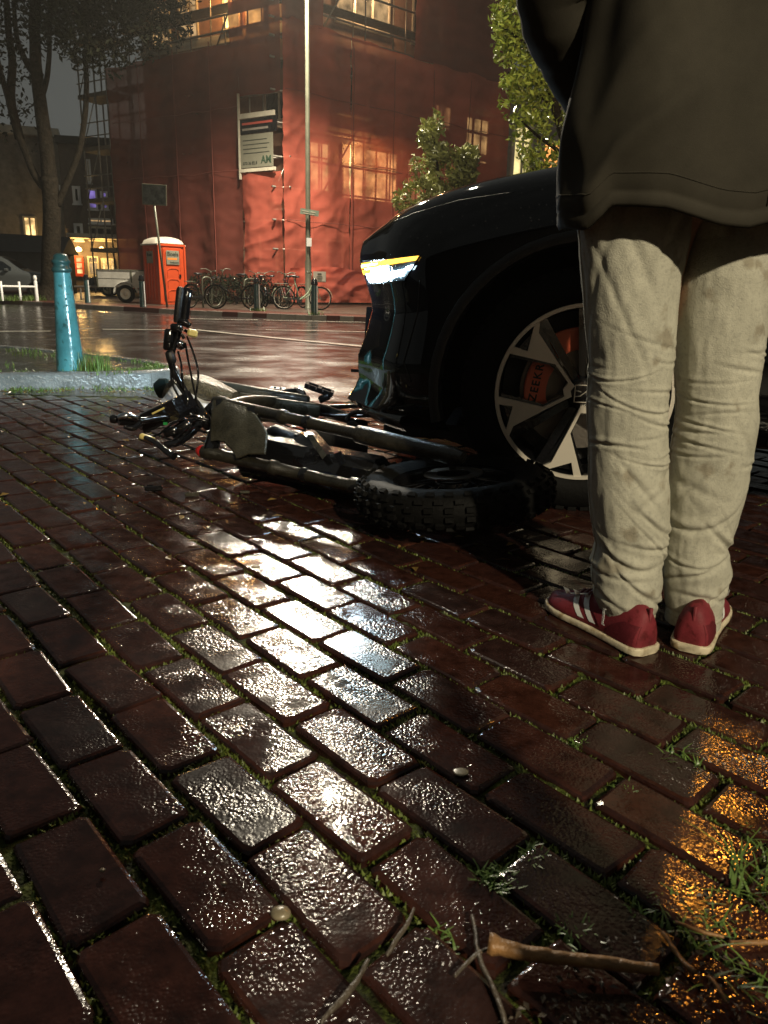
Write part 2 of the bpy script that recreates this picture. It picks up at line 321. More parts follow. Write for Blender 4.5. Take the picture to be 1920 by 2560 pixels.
def net_mat(name, col, transp):
    mt = bpy.data.materials.new(name); mt.use_nodes = True; n = mt.node_tree; n.nodes.clear(); L = n.links.new; N = n.nodes.new
    o = N('ShaderNodeOutputMaterial'); d = N('ShaderNodeBsdfDiffuse'); t = N('ShaderNodeBsdfTranslucent'); p = N('ShaderNodeBsdfTransparent')
    tc = N('ShaderNodeTexCoord'); q = N('ShaderNodeTexNoise'); q.inputs['Scale'].default_value = .45; q.inputs['Detail'].default_value = 6; q.inputs['Roughness'].default_value = .6
    mp = N('ShaderNodeMapping'); mp.inputs['Scale'].default_value = (1, 1, 1.6); L(tc.outputs['Object'], mp.inputs['Vector']); L(mp.outputs[0], q.inputs['Vector'])
    r = N('ShaderNodeValToRGB'); r.color_ramp.elements[0].position = .3; r.color_ramp.elements[0].color = (*[c * .72 for c in col], 1); r.color_ramp.elements[1].position = .7; r.color_ramp.elements[1].color = (*[c * 1.15 for c in col], 1)
    L(q.outputs['Fac'], r.inputs['Fac']); L(r.outputs[0], d.inputs[0]); L(r.outputs[0], t.inputs[0])
    a = N('ShaderNodeMixShader'); a.inputs[0].default_value = .3; L(d.outputs[0], a.inputs[1]); L(t.outputs[0], a.inputs[2])
    w = N('ShaderNodeTexWave'); w.wave_type = 'BANDS'; w.bands_direction = 'Z'; w.inputs['Scale'].default_value = .5; w.inputs['Distortion'].default_value = 6; w.inputs['Detail'].default_value = 3; L(tc.outputs['Object'], w.inputs['Vector'])
    mr = N('ShaderNodeMapRange'); mr.inputs['To Min'].default_value = transp - .05; mr.inputs['To Max'].default_value = transp + .04; L(w.outputs['Fac'], mr.inputs['Value'])
    b = N('ShaderNodeMixShader'); L(mr.outputs[0], b.inputs[0]); L(a.outputs[0], b.inputs[1]); L(p.outputs[0], b.inputs[2])
    p.inputs[0].default_value = (1, .72, .62, 1)
    L(b.outputs[0], o.inputs[0]); return mt
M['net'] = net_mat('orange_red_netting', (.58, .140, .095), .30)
M['netdark'] = net_mat('darkened_red_netting', (.24, .070, .052), .22)  # darker copy of the netting, with the left face's shade in its colour
# ================================================================== GROUND
def tnoise(x, y, z=0.0): return noise.noise(Vector((x, y, z)))
g = MB(); g.add([(-260, -60, -.2), (260, -60, -.2), (260, 420, -.2), (-260, 420, -.2)], [(0, 1, 2, 3)])
tag(g.build('ground', M['soil']), kind='structure')
PV_Y = 4.62                                     # where the brick paving ends and the asphalt starts
KERB = [(x * 1.2, y * 1.2) for x, y in [(-60, 59), (-30, 36.5), (-16, 25.9), (-10.7, 21.8), (-6.3, 18.6), (-3.6, 16.9), (-1.6, 16.2), (.6, 15.9), (6, 15.9), (30, 17), (60, 18)]]
def RZ(y): t = min(1, max(0, (y - 5) / 11)); return -.155 * t * t * (3 - 2 * t)
def RP(x, y):
    k = 1.0
    for _ in range(6): k = (CAM_H - RZ(y * k)) / CAM_H
    return (x * k, y * k)
g = MB(); xs = [-60 + 2 * i for i in range(61)]
rows = []
for j in range(41):
    rows.append([(x, PV_Y + (j / 40) ** 1.6 * 56, RZ(PV_Y + (j / 40) ** 1.6 * 56) - .006 + .006 * tnoise(x * .3, j * .4)) for x in xs])
g.grid(rows); tag(g.build('road', M['asphalt'], smooth=True), kind='structure')
# painted lines on the road, worn by noise into broken ends
def paint(name, a, b, w):
    a, b = Vector((*RP(*a), 0)), Vector((*RP(*b), 0)); d = (b - a).normalized(); n = Vector((-d.y, d.x, 0)); k = max(2, int((b - a).length / .12)); q = MB(); r1 = []; r2 = []
    for i in range(k + 1):
        p = a + (b - a) * (i / k); e1 = .015 * noise.noise(p * 5); e2 = .015 * noise.noise(p * 5 + Vector((9, 0, 0)))
        r1.append(p + n * (w / 2 + e1) + Vector((0, 0, RZ(p.y) + .010))); r2.append(p - n * (w / 2 + e2) + Vector((0, 0, RZ(p.y) + .010)))
    q.grid([r1, r2]); tag(q.build(name, M['line']), kind='structure')
paint('road_line', (-9.5, 7.6), (-4.45, 10.25), .12); paint('road_line', (-4.0, 10.9), (-2.75, 11.4), .12)
paint('road_line', (-2.75, 11.3), (-.25, 8.9), .13); paint('road_line', (-1.85, 11.75), (4, 12.4), .12)
paint('road_line', (-3.75, 14.75), (-2.5, 14.95), .13); paint('road_line', (-2.4, 15.0), (6, 15.3), .10)
# far pavement: kerb stones, red cycle strip, brown paving
def offset_line(pts, d):
    out = []
    for i, p in enumerate(pts):
        a = Vector((*pts[max(i - 1, 0)], 0)); b = Vector((*pts[min(i + 1, len(pts) - 1)], 0)); t = (b - a).normalized()
        out.append((p[0] - t.y * d, p[1] + t.x * d))
    return out
KS = [tuple(v[:2]) for v in cr_spline([(x, y, 0) for x, y in KERB], 6)]
def strip(name, l0, l1, z, mt, drop=.15):
    q = MB(); q.grid([[(x, y, z - drop) for x, y in l0], [(x, y, z) for x, y in l0], [(x, y, z) for x, y in l1]]); return tag(q.build(name, mt), kind='structure')
k1, k2 = offset_line(KS, .14), offset_line(KS, 1.6)
strip('cycle_path', k1, k2, ZF - .002, M['redpath'])
strip('far_pavement', k2, [(x, y + 60) for x, y in k2], ZF + .002, mat('brown_paving', (.05, .036, .026), .4, bump=.6, bscale=14, var=.4, vscale=3, rvar=.15))
kb = bpy.data.objects.new('far_kerb', None); COL.objects.link(kb); kb['kind'] = 'structure'
for i in range(len(KS) - 1):
    a, b = Vector((*KS[i], 0)), Vector((*KS[i + 1], 0)); n = max(1, round((b - a).length / .9)) if -14 < a.x < 8 else 1
    for j in range(n):
        p, q = a + (b - a) * (j / n), a + (b - a) * ((j + 1) / n); d = (q - p).normalized(); nn = Vector((-d.y, d.x, 0)); q = q - d * .012
        mb = MB(); p, q = p + Vector((0, 0, -.17)), q + Vector((0, 0, -.17)); hz = .17 + ZF + .006 + random.uniform(-.006, .004)
        mb.add([p, q, q + nn * .135, p + nn * .135] + [v + Vector((0, 0, hz)) for v in (p + nn * .02, q + nn * .02, q + nn * .135, p + nn * .135)], [(0, 1, 5, 4), (4, 5, 6, 7), (1, 2, 6, 5), (3, 0, 4, 7)])
        mb.build('kerb_stone', M['redpath'] if random.random() < .5 else M['dbrick'], kb)
# ------------------------------------------------------------------ brick paving in front
ANG = rad(-48.0); U = Vector((math.cos(ANG), math.sin(ANG), 0)); V = Vector((-U.y, U.x, 0))
PITCH_R, PITCH_L, BW, BL = .104, .208, .0472, .0992
def bend(al, pe):
    k = max(0.0, -al - 1.0); return pe + min(.03 * k * k, .035 * k)
random.seed(11)
variants = []
for k in range(12):
    mb = MB(); r = random.Random(k)
    def ring(sx, sy, z, rr):
        out = []
        for (a, b) in ((1, 1), (-1, 1), (-1, -1), (1, -1)):
            p = [(a * sx, b * (sy - rr)), (a * (sx - rr * .35), b * (sy - rr * .35)), (a * (sx - rr), b * sy)]
            if a * b < 0: p = p[::-1]
            out += [Vector((q[0], q[1], z)) for q in p]
        return out
    je = [(r.uniform(-.0035, .0022), r.uniform(-.0035, .0022)) for _ in range(12)]
    R0 = ring(BL, BW, -.05, .006); R1 = ring(BL, BW, -.005, .008); R2 = ring(BL - .0022, BW - .0022, -.0012, .009); R3 = ring(BL - .007, BW - .007, .0004, .009)
    for R in (R0, R1, R2, R3):
        for i in range(12):
            R[i].x += je[i][0] * 1.0; R[i].y += je[i][1]
    for i in range(12): R2[i].z += r.uniform(-.0008, .0004)
    mb.loft([R0, R1, R2, R3]); c = len(mb.v); mb.f.append(tuple(range(c - 12, c))); mb.m.append(0)
    variants.append(mb)
vmesh = [v.mesh('paver', M['paver'], angle=10) for v in variants]
paving = MB(); step = .021; xs = [-3.9 + step * i for i in range(int(7.2 / step))]; ys = [.1 + step * j for j in range(int((PV_Y - .1) / step) + 1)]
rows = [[(x, y, -.0115 + .007 * tnoise(x * 9, y * 9) + .009 * tnoise(x * 40, y * 40)) for x in xs] for y in ys]
rows[-1] = [(x, PV_Y + .02, z) for x, y, z in rows[-1]]
paving.grid(rows)
pav = tag(paving.build('paving', M['moss'], smooth=True), kind='structure')
plist = []
for i in range(-45, 60):
    for j in range(-40, 25):
        pe = .234 + PITCH_R * i + random.uniform(-.0022, .0022)
        al = (-.783 if i % 2 == 0 else -.887) + PITCH_L * j + random.uniform(-.004, .004)
        p = U * al + V * bend(al, pe)
        if not (-3.8 < p.x < 3.2 and .16 < p.y < PV_Y - .06): continue
        d = p - CAM; w = d.dot(fwd)
        if w < .15: area = 0; inv = False
        else:
            px, py = 960 + FPX * d.dot(rt) / w, 1280 - FPX * d.dot(up) / w
            inv = -120 < px < 2040 and 850 < py < 2700; area = (1 if inv else .001) / w ** 3
        plist.append((area, p, al, i))
plist.sort(key=lambda t: -t[0])
rest = MB()
PAVERS = []
for n, (ar, p, al, i) in enumerate(plist):
    a = ANG + random.gauss(0, .010); 
    if al < -1.2: a -= .03
    tx, ty = random.gauss(0, .0032), random.gauss(0, .0032); zz = random.gauss(-.0005, .0014)
    mtx = Matrix.Translation((p.x, p.y, zz)) @ Matrix.Rotation(a, 4, 'Z') @ Matrix.Rotation(tx, 4, 'X') @ Matrix.Rotation(ty * .5, 4, 'Y') @ Matrix.Rotation(math.pi * random.randint(0, 1), 4, 'Z')
    PAVERS.append((p, a)); k = random.randrange(12)
    if n < 300:
        o = link('paver', vmesh[k], pav); o.matrix_local = mtx
    else:
        rest.add([mtx @ Vector(v) for v in variants[k].v], variants[k].f)
tag(rest.build('paver', M['paver'], pav, angle=10), kind='stuff')
# moss sprigs in the joints
random.seed(5); sp = MB()
for (p, a) in PAVERS:
    if p.y > 3.4 or abs(p.x) > .75 * p.y + .5: continue
    c, s = math.cos(a), math.sin(a); dens = 64 if p.y < 1.6 else 24
    for side in range(4):
        L_ = BL if side < 2 else BW
        for _ in range(int(dens * (1 if side < 2 else .45) * 1.6)):
            t = random.uniform(-1, 1)
            lx, ly = (t * (BL + .004), (1 if side == 0 else -1) * (BW + random.uniform(.0, .012))) if side < 2 else ((1 if side == 2 else -1) * (BL + random.uniform(0, .011)), t * BW)
            x, y = p.x + c * lx - s * ly, p.y + s * lx + c * ly
            nn = tnoise(x * 6, y * 6, 3) + .5 * tnoise(x * 21, y * 21)
            if nn < random.uniform(-.35, .35): continue
            h = random.uniform(.0016, .0036) * (1 + 1.0 * max(0, nn)); th = random.uniform(0, 6.28); w = random.uniform(.0012, .003)
            dx, dy = math.cos(th), math.sin(th); lean = random.uniform(.3, 2.0)
            sp.add([(x - dy * w, y + dx * w, -.008), (x + dy * w, y - dx * w, -.008), (x + dx * h * lean, y + dy * h * lean, -.006 + h)], [(0, 1, 2)])
tag(sp.build('joint_moss', M['mossblade'], pav), kind='stuff')
# flush row of stones at the edge of the asphalt
# ------------------------------------------------------------------ traffic island
isl = [(-6.5, 3.55), (-3.9, 4.22), (-2.45, 4.72), (-1.84, 4.95), (-1.56, 5.08), (-1.44, 5.27), (-1.50, 5.50), (-1.78, 5.82), (-2.5, 6.35), (-4.2, 7.25), (-7.5, 8.9)]
IS = [tuple(v[:2]) for v in cr_spline([(x, y, 0) for x, y in isl], 5)]
q = MB(); inn = offset_line(IS, .11); top = [(x, y, .088 + .006 * tnoise(x * 4, y * 4)) for x, y in inn]
c = len(top); q.v += top
h = c // 2
for i in range(h): 
    a, b2, c2, d2 = i, i + 1, c - 2 - i, c - 1 - i
    if b2 < c2: q.f.append((a, b2, c2, d2)); q.m.append(0)
isle = tag(q.build('traffic_island', mat('wet_island_top', (.055, .06, .055), .2, bump=.7, bscale=16, var=.5, vscale=6, rvar=.12)), kind='structure')
i = 0
while i < len(IS) - 2:
    step_ = 10 if i < 20 else 30
    j = min(i + step_, len(IS) - 1); a_, b_ = [], []
    seg = IS[i:j + 1]; so = offset_line(seg, .105)
    if i > 0: pass
    mb = MB(); e = .006; rr = []
    for z, ins in ((-.03, 0), (.085, .004), (.098, .016), (.101, .03)):
        rr.append([(lerp(x, x2, ins / .105), lerp(y, y2, ins / .105), z + .002 * tnoise(x * 8, y * 8)) for (x, y), (x2, y2) in zip(seg, so)])
    rr.append([(x2, y2, .099) for (x2, y2) in so]); rr.append([(x2, y2, .03) for (x2, y2) in so])
    k = Vector((seg[-1][0] - seg[0][0], seg[-1][1] - seg[0][1], 0)); sc = 1 - .014 / max(k.length, .1); cx, cy = (seg[0][0] + seg[-1][0]) / 2, (seg[0][1] + seg[-1][1]) / 2
    rr = [[(cx + (x - cx) * sc, cy + (y - cy) * sc, z) for x, y, z in r] for r in rr]
    mb.grid(rr)
    for e_ in (0, -1): mb.add([r[e_] for r in rr], [tuple(range(len(rr)))])
    mb.build('kerb_stone', M['kerb'], isle, smooth=True, angle=40); i = j
# ------------------------------------------------------------------ grass and weeds
def blades(mb, cx, cy, z, r, n, h0, h1, w, spread=.5, curl=.5, segs=3):
    for _ in range(n):
        a = random.uniform(0, 6.283); d = r * math.sqrt(random.random()); x, y = cx + d * math.cos(a), cy + d * math.sin(a)
        h = random.uniform(h0, h1); th = random.uniform(0, 6.283); ln = random.uniform(0, spread) * h; dx, dy = math.cos(th), math.sin(th); pr = []
        b = len(mb.v)
        for k in range(segs + 1):
            t = k / segs; ww = w * (1 - t * .85); o_ = ln * t + curl * h * t * t * random.uniform(.6, 1) * .5
            mb.v += [(x + dx * o_ - dy * ww, y + dy * o_ + dx * ww, z + h * t * (1 - .2 * t * curl)), (x + dx * o_ + dy * ww, y + dy * o_ - dx * ww, z + h * t * (1 - .2 * t * curl))]
        for k in range(segs): mb.f.append((b + 2 * k, b + 2 * k + 1, b + 2 * k + 3, b + 2 * k + 2)); mb.m.append(0)
random.seed(3)
wg = MB(); gx, gy = G(238, 925, .1).x, G(238, 925, .1).y
for k in range(7): blades(wg, gx + random.uniform(-.09, .12), gy + random.uniform(-.05, .06), .09, .05, 22, .04, .15, .0045, .25, .25)
blades(wg, gx + .1, gy - .05, .09, .16, 60, .02, .05, .004)
tag(wg.build('grass_clump', M['grass']), kind='stuff')
ws = MB()
for k in range(90):
    t = random.random(); a = IS[int(t * (len(IS) - 1))]; 
    if a[0] < -4.6: continue
    o_ = random.choice([-.06, .13, .14]); n2 = offset_line(IS, o_)[int(t * (len(IS) - 1))]
    blades(ws, n2[0], n2[1], .0 if o_ < 0 else .088, .07, 14, .012, .035, .004, .9, .6)
for k in range(26): blades(ws, random.uniform(-4.2, -2.3), random.uniform(5.2, 6.6), .088, .12, 22, .015, .05, .004, .8, .5)
for k in range(60): blades(ws, random.uniform(-3.9, -1.2), 0, 0, 0, 0, 0, 0, 0)
for k in range(70):
    x = random.uniform(-3.6, -1.2); blades(ws, x, interp([-3.9, -2.45, -1.84, -1.2], [4.16, 4.66, 4.89, 5.0], x) - random.uniform(0, .12), 0, .06, 12, .008, .028, .0035, 1, .6)
tag(ws.build('kerb_weeds', M['grass']), kind='stuff')
# fallen leaves along the kerb and on the paving
lf = MB(); random.seed(21)
for k in range(230):
    if k < 150: x = random.uniform(-3.7, -1.1); y = interp([-3.9, -2.45, -1.84, -1.2], [4.1, 4.6, 4.83, 4.9], x) - abs(random.gauss(0, .10))
    else: y = random.uniform(1.6, 4.4); x = random.uniform(-.55, .2) * y
    s = random.uniform(.008, .022); a = random.uniform(0, 6.28); t = random.uniform(-.5, .5); z = .006
    q_ = [Vector((s, 0, 0)), Vector((.2 * s, .45 * s, .25 * s)), Vector((-s, 0, .1 * s)), Vector((.1 * s, -.5 * s, .3 * s))]
    r_ = Matrix.Rotation(a, 3, 'Z') @ Matrix.Rotation(t, 3, 'X'); lf.add([r_ @ v + Vector((x, y, z)) for v in q_], [(0, 1, 2, 3)])
tag(lf.build('fallen_leaves', mat('yellow_brown_leaf', (.20, .13, .035), .35, var=.6, vscale=9)), kind='stuff')
# puddle film on the asphalt: part of the road material
# ================================================================== BUILDINGS
A = Vector((-11.45, 34.0, 0)); C = Vector((-3.88, 29.0, 0)); E_ = Vector((5.15, 37.0, 0))
def face(a, b):
    d = (b - a); L_ = d.length; d = d / L_; n = Vector((d.y, -d.x, 0)); return a, d, n, L_
FL, FR = face(A, C), face(C, E_)
def fp(F, t, z, off=0.0): return F[0] + F[1] * t + F[2] * off + Vector((0, 0, z))
def fbox(mb, F, t0, t1, z0, z1, o0, o1, mi=0):
    vs = [fp(F, t, z, o) for z in (z0, z1) for o in (o0, o1) for t in (t0, t1)]
    mb.add(vs, [(0, 2, 3, 1), (4, 5, 7, 6), (0, 1, 5, 4), (2, 6, 7, 3), (0, 4, 6, 2), (1, 3, 7, 5)], mi)
def window(parent, F, t, z, w, h, off, frame_m, pane_m, bars=(1, 0), fw=.07, name='window'):
    mb = MB(); fbox(mb, F, t, t + fw, z, z + h, off, off + .09); fbox(mb, F, t + w - fw, t + w, z, z + h, off, off + .09)
    fbox(mb, F, t + fw, t + w - fw, z, z + fw, off, off + .088); fbox(mb, F, t + fw, t + w - fw, z + h - fw, z + h, off, off + .088)
    for k in range(bars[0]):
        c_ = t + w * (k + 1) / (bars[0] + 1); fbox(mb, F, c_ - fw / 2, c_ + fw / 2, z + fw, z + h - fw, off, off + .080)
    for k in range(bars[1]):
        c_ = z + h * (.68 if bars[1] == 1 else (k + 1) / (bars[1] + 1)); fbox(mb, F, t + fw, t + w - fw, c_ - fw / 3, c_ + fw / 3, off, off + .075)
    fbox(mb, F, t - .05, t + w + .05, z - .08, z - .002, off, off + .15)
    fr_ = mb.build(name, frame_m, parent, local=False)
    p = MB(); fbox(p, F, t + fw * .9, t + w - fw * .9, z + fw * .9, z + h - fw * .9, off + .01, off + .035); p.build('pane', pane_m, fr_, local=False)
    return fr_
bld = thing('scaffolded_building', 'brick corner block of flats wrapped in red netting, with lit windows behind', 'building', (-1, 36, 0))
WO = -1.35   # wall stands this far behind the net
WL = face(A + FL[2] * WO + FL[1] * 0.6, C + FL[2] * WO - FL[1] * .9 + Vector((0, 0, 0)))
c_in = C + FL[2] * WO + FR[2] * WO * .9
WL = face(A + FL[2] * WO + FL[1] * .5, c_in); WR = face(c_in, E_ + FR[2] * WO)
mb = MB(); back = Vector((3, 14, 0)); P_ = [WL[0], c_in, E_ + FR[2] * WO, E_ + FR[2] * WO + back, WL[0] + back]
mb.add([p + Vector((0, 0, z)) for z in (0, 16) for p in P_], [(i, (i + 1) % 5, 5 + (i + 1) % 5, 5 + i) for i in range(5)] + [(5, 6, 7, 8, 9)])
mb.build('wall', mat('building_brick', (.22, .12, .075), .7, bump=.5, bscale=12, var=.3, vscale=2), bld, local=False)
mb = MB(); 
for z in (3.3, 6.4, 9.5, 12.6): fbox(mb, WR, 0, WR[3], z - .15, z + .15, .0, .06); fbox(mb, WL, 0, WL[3], z - .15, z + .15, .0, .06)
mb.build('stone_band', M['cream'], bld, local=False)
fm, lit, dark = M['cream'], M['winwarm'], M['glass']
for (t, z, w, h, pm, bars) in [(.9, 4.15, 1.0, 1.8, M['winyel'], (1, 1)), (2.5, 4.0, 2.9, 2.0, M['winwarm'], (4, 1)), (5.9, 4.1, 1.1, 1.8, M['windim'], (1, 1)), (8.0, 4.1, 1.3, 1.9, M['windim'], (1, 1)),
                               (2.3, 7.1, 1.5, 1.7, dark, (1, 1)), (5.2, 7.1, 1.1, 1.5, dark, (1, 0)), (7.4, 7.2, 1.0, 1.2, M['windim'], (1, 0)), (9.3, 6.1, 1.5, 1.9, M['winyel'], (2, 1)),
                               (2.2, 10.2, 2.6, 1.7, M['windim'], (2, 1)), (6.0, 10.2, 1.6, 1.6, dark, (1, 1)),
                               (1.0, .9, 1.6, 2.2, dark, (1, 1)), (4.2, .9, 1.6, 2.2, dark, (1, 1)), (7.6, .9, 1.6, 2.2, dark, (1, 1))]:
    window(bld, WR, t, z, w, h, .005, fm, pm, bars)
for (t, z, w, h, pm, bars) in [(.7, 9.6, 1.0, 1.5, M['windim'], (1, 1)), (4.5, 9.75, .85, 1.75, M['winhot'], (0, 1)), (5.6, 9.75, .85, 1.75, M['winhot'], (0, 1)), (2.2, 9.7, 1.0, 1.6, M['windim'], (1, 1)),
                               (6.4, 6.3, 1.4, 1.2, dark, (1, 0)), (3.5, 6.4, 1.4, 1.6, dark, (1, 1)), (1.0, 6.4, 1.4, 1.6, dark, (1, 1)), (5.2, .2, 1.7, 2.5, dark, (1, 0)), (2.4, .9, 1.5, 2, dark, (1, 1))]:
    window(bld, WL, t, z, w, h, .005, fm, pm, bars)
lamp('shop_window_glow', 'POINT', fp(WR, 2.9, 5.6, .45), 70, (1, .66, .26), .15)
lamp('upper_floor_glow', 'POINT', fp(WL, 5.2, 10.6, .7), 330, (1, .50, .15), .2)
lamp('upper_right_glow', 'POINT', fp(WR, 3.4, 11.2, .7), 200, (1, .58, .28), .2)
# --- scaffolding and its netting
scf = thing('scaffolding', 'steel tube scaffolding hung with red netting around the corner building', 'scaffolding', (-4, 30, 0))
def pipe(name, a, b, r=.03, n=6, m_='steel'): 
    mb = MB(); mb.tube([a, b], r, n); return mb.build(name, M[m_], scf, local=False, smooth=True)
for F, nb in ((FL, 5), (FR, 6)):
    L_ = F[3]
    for i in range(nb + 1):
        t = L_ * i / nb
        for off in (-.38, -1.1):
            if F is FR and i == 0: continue
            pipe('scaffold_pole', fp(F, min(t, L_ - .05), .1, off), fp(F, min(t, L_ - .05), 13.6, off))
    for z in (1.9, 2.9, 4.0, 5.0, 6.1, 7.1, 8.1, 8.75, 9.3, 9.8, 10.8, 11.4):
        pipe('scaffold_rail', fp(F, -.2, z, -.34), fp(F, L_ + .1, z, -.34), .04)
    for z in (3.9, 6.0, 8.1, 10.2, 12.3):
        mb = MB(); fbox(mb, F, 0, L_, z - .05, z, -1.1, -.42); mb.build('scaffold_deck', M['plank'], scf, local=False)
    for i, z in ((1, 4.0), (3, 8.3), (nb - 2, 6.1), (1, 9.4), (nb - 1, 2)):
        pipe('scaffold_brace', fp(F, L_ * i / nb, z, -.30), fp(F, L_ * (i + 1) / nb, z + 2.9, -.30), .03)
# the bare scaffold tower on the left end
sx = A + FL[1] * -1.9
FT = face(sx, A + FL[1] * -.15)
for t in (0, 1.0, 1.75):
    for off in (0, -1.1): pipe('scaffold_pole', fp(FT, t, .1, off), fp(FT, t, 11.6, off), .035)
for z in (1.9, 3.9, 5.9, 7.9, 9.9):
    mb = MB(); fbox(mb, FT, -.15, 1.85, z - .06, z + .1, -1.1, 0); mb.build('scaffold_deck', M['plank'], scf, local=False)
    for dz in (.5, 1.0): pipe('scaffold_rail', fp(FT, -.1, z + dz, .03), fp(FT, 1.8, z + dz, .03), .024)
    pipe('scaffold_brace', fp(FT, 0, z, .04), fp(FT, 1.0, z + 1.9, .04), .022)
def net(name, F, t0, t1, z0, z1, m_, seed, top=None, bot=None, amp=.10, off=0.0, label=None, nu=70, nv=110):
    mb = MB(); rows = []
    for j in range(nv + 1):
        v = j / nv; r = []
        for i in range(nu + 1):
            u = i / nu; t = lerp(t0, t1, u); zb = z0 + (bot(u) if bot else 0); zt = z1 + (top(u) if top else 0); z = lerp(zb, zt, v)
            edge = min(u, 1 - u) * (t1 - t0)
            bay = abs(math.sin(math.pi * t / 1.9))                       # pulled in between the poles
            o = off + amp * .95 * (.55 * noise.noise(Vector((t * .8, z * .45, seed))) + .5 * (1 - abs(noise.noise(Vector((t * .5 + z * .7, z * 1.25 - t * .9, seed + 5)))) * 2) * .8 + .2 * noise.noise(Vector((t * 3, z * 4, seed)))) - .16 * bay * bay
            r.append(fp(F, t + .03 * noise.noise(Vector((z * 1.7, seed, u))) * (1 if edge < .3 else 0), z, o))
        rows.append(r)
    mb.grid(rows); o = mb.build(name, M[m_], scf, local=False, smooth=True)
    if label: o['label'] = label
    return o
LL, LR = FL[3], FR[3]; tS = LL * .785
net('netting', FL, -.05, tS, .35, 8.75, 'netdark', 1, label='red netting sheet on the left face, coloured darker for the shade', amp=.12, off=.05)
net('netting', FL, tS + .05, LL, .25, 4.5, 'net', 2, amp=.16, off=.05, label='crumpled orange red netting under the banner', nu=30)
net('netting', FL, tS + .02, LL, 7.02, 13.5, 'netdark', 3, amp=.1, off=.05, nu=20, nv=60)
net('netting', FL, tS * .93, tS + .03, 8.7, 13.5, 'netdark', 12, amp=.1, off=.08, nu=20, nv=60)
net('netting', FR, 0.02, 3.1, .5, 9.35, 'net', 4, amp=.15, off=.05, top=lambda u: -.12 * u)
net('netting', FR, 3.1, 7.2, .3, 9.25, 'net', 5, amp=.15, off=.07, top=lambda u: -.15 * u, bot=lambda u: .25 * math.sin(u * 9))
net('netting', FR, 7.18, LR + .02, .8, 9.2, 'net', 6, amp=.13, off=.04)
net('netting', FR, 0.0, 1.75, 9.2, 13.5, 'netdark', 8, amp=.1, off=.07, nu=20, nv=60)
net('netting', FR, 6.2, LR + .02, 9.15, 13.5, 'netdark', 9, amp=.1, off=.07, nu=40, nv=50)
net('netting', FR, .1, 6.5, .05, 1.25, 'net', 10, amp=.42, off=.30, top=lambda u: .35 * math.sin(u * 7) * u, label='loose netting bunched at the foot of the scaffold', nu=90, nv=40)
# roped seams of the netting: they stand on the cloth as darker lines
for F, ts in ((FR, (3.1, 5.1, 7.19, 9.3)), (FL, (1.9, 3.9, 5.8))):
    for t_ in ts:
        mb = MB(); mb.tube([fp(F, t_ + .03 * noise.noise(Vector((z_ * .6, t_, 0))), z_, .13 + .03 * noise.noise(Vector((t_, z_ * .8, 3)))) for z_ in [.5 + .42 * k for k in range(21)]], .016, 4); mb.build('net_rope', M['rope'], scf, local=False)
for F, z_, t0_, t1_ in ((FR, 2.9, .1, 7.2), (FR, 5.0, 3.1, LR), (FR, 7.1, .1, LR), (FL, 4.6, .2, tS), (FL, 6.7, .2, tS)):
    mb = MB(); mb.tube([fp(F, lerp(t0_, t1_, k / 24), z_ + .06 * noise.noise(Vector((k * .35, z_, 1))), .12 + .03 * noise.noise(Vector((k * .5, z_, 3)))) for k in range(25)], .013, 4); mb.build('net_rope', M['rope'], scf, local=False)
# banner on the corner strip
ban = thing('contractor_banner', 'white banner with green AM logo hanging on the corner of the scaffold', 'banner', fp(FL, LL * .88, 4.7, .1))
def btxt(s, size, t, z, m_, bold=True, off=.145):
    p = fp(FL, t, z, off); R_ = Matrix((FL[1], Vector((0, 0, 1)), FL[2])).transposed().to_4x4()
    mt_ = Matrix.Translation(p - ban.location) @ R_; return text_mesh(s, size, M[m_], 'lettering', ban, mt_, .004, bold=bold)
mb = MB(); fbox(mb, FL, tS + .12, LL - .30, 4.66, 5.74, .10, .135); mb.build('sheet', M['paper'], ban, local=False)
mb = MB(); fbox(mb, FL, tS + .12, LL - .10, 5.77, 6.24, .09, .125); mb.build('dark_sheet', M['gloss'], ban, local=False)
mb = MB(); fbox(mb, FL, tS + .1, LL - .2, 4.52, 4.63, .08, .15); fbox(mb, FL, tS + .1, LL - .2, 6.27, 6.43, .08, .15); fbox(mb, FL, tS + .02, tS + .09, 4.3, 7.1, .08, .14); mb.build('batten', M['cream'], ban, local=False)
btxt('AM', .34, LL - .60, 4.88, 'inkg'); btxt('070 36 82 8', .14, tS + .58, 4.80, 'ink', False)
for k in range(4):
    mb = MB(); fbox(mb, FL, tS + .25, LL - .45 - .1 * (k % 2), 5.12 + .14 * k, 5.145 + .14 * k, .136, .142); mb.build('printed_rule', M['ink'], ban, local=False)
mb = MB(); fbox(mb, FL, tS + .22, LL - .3, 6.06, 6.13, .126, .132); mb.build('printed_rule', M['inkr'], ban, local=False)
mb = MB(); fbox(mb, FL, tS + .22, LL - .5, 5.88, 5.95, .126, .132); mb.build('printed_rule', M['dbrick'], ban, local=False)
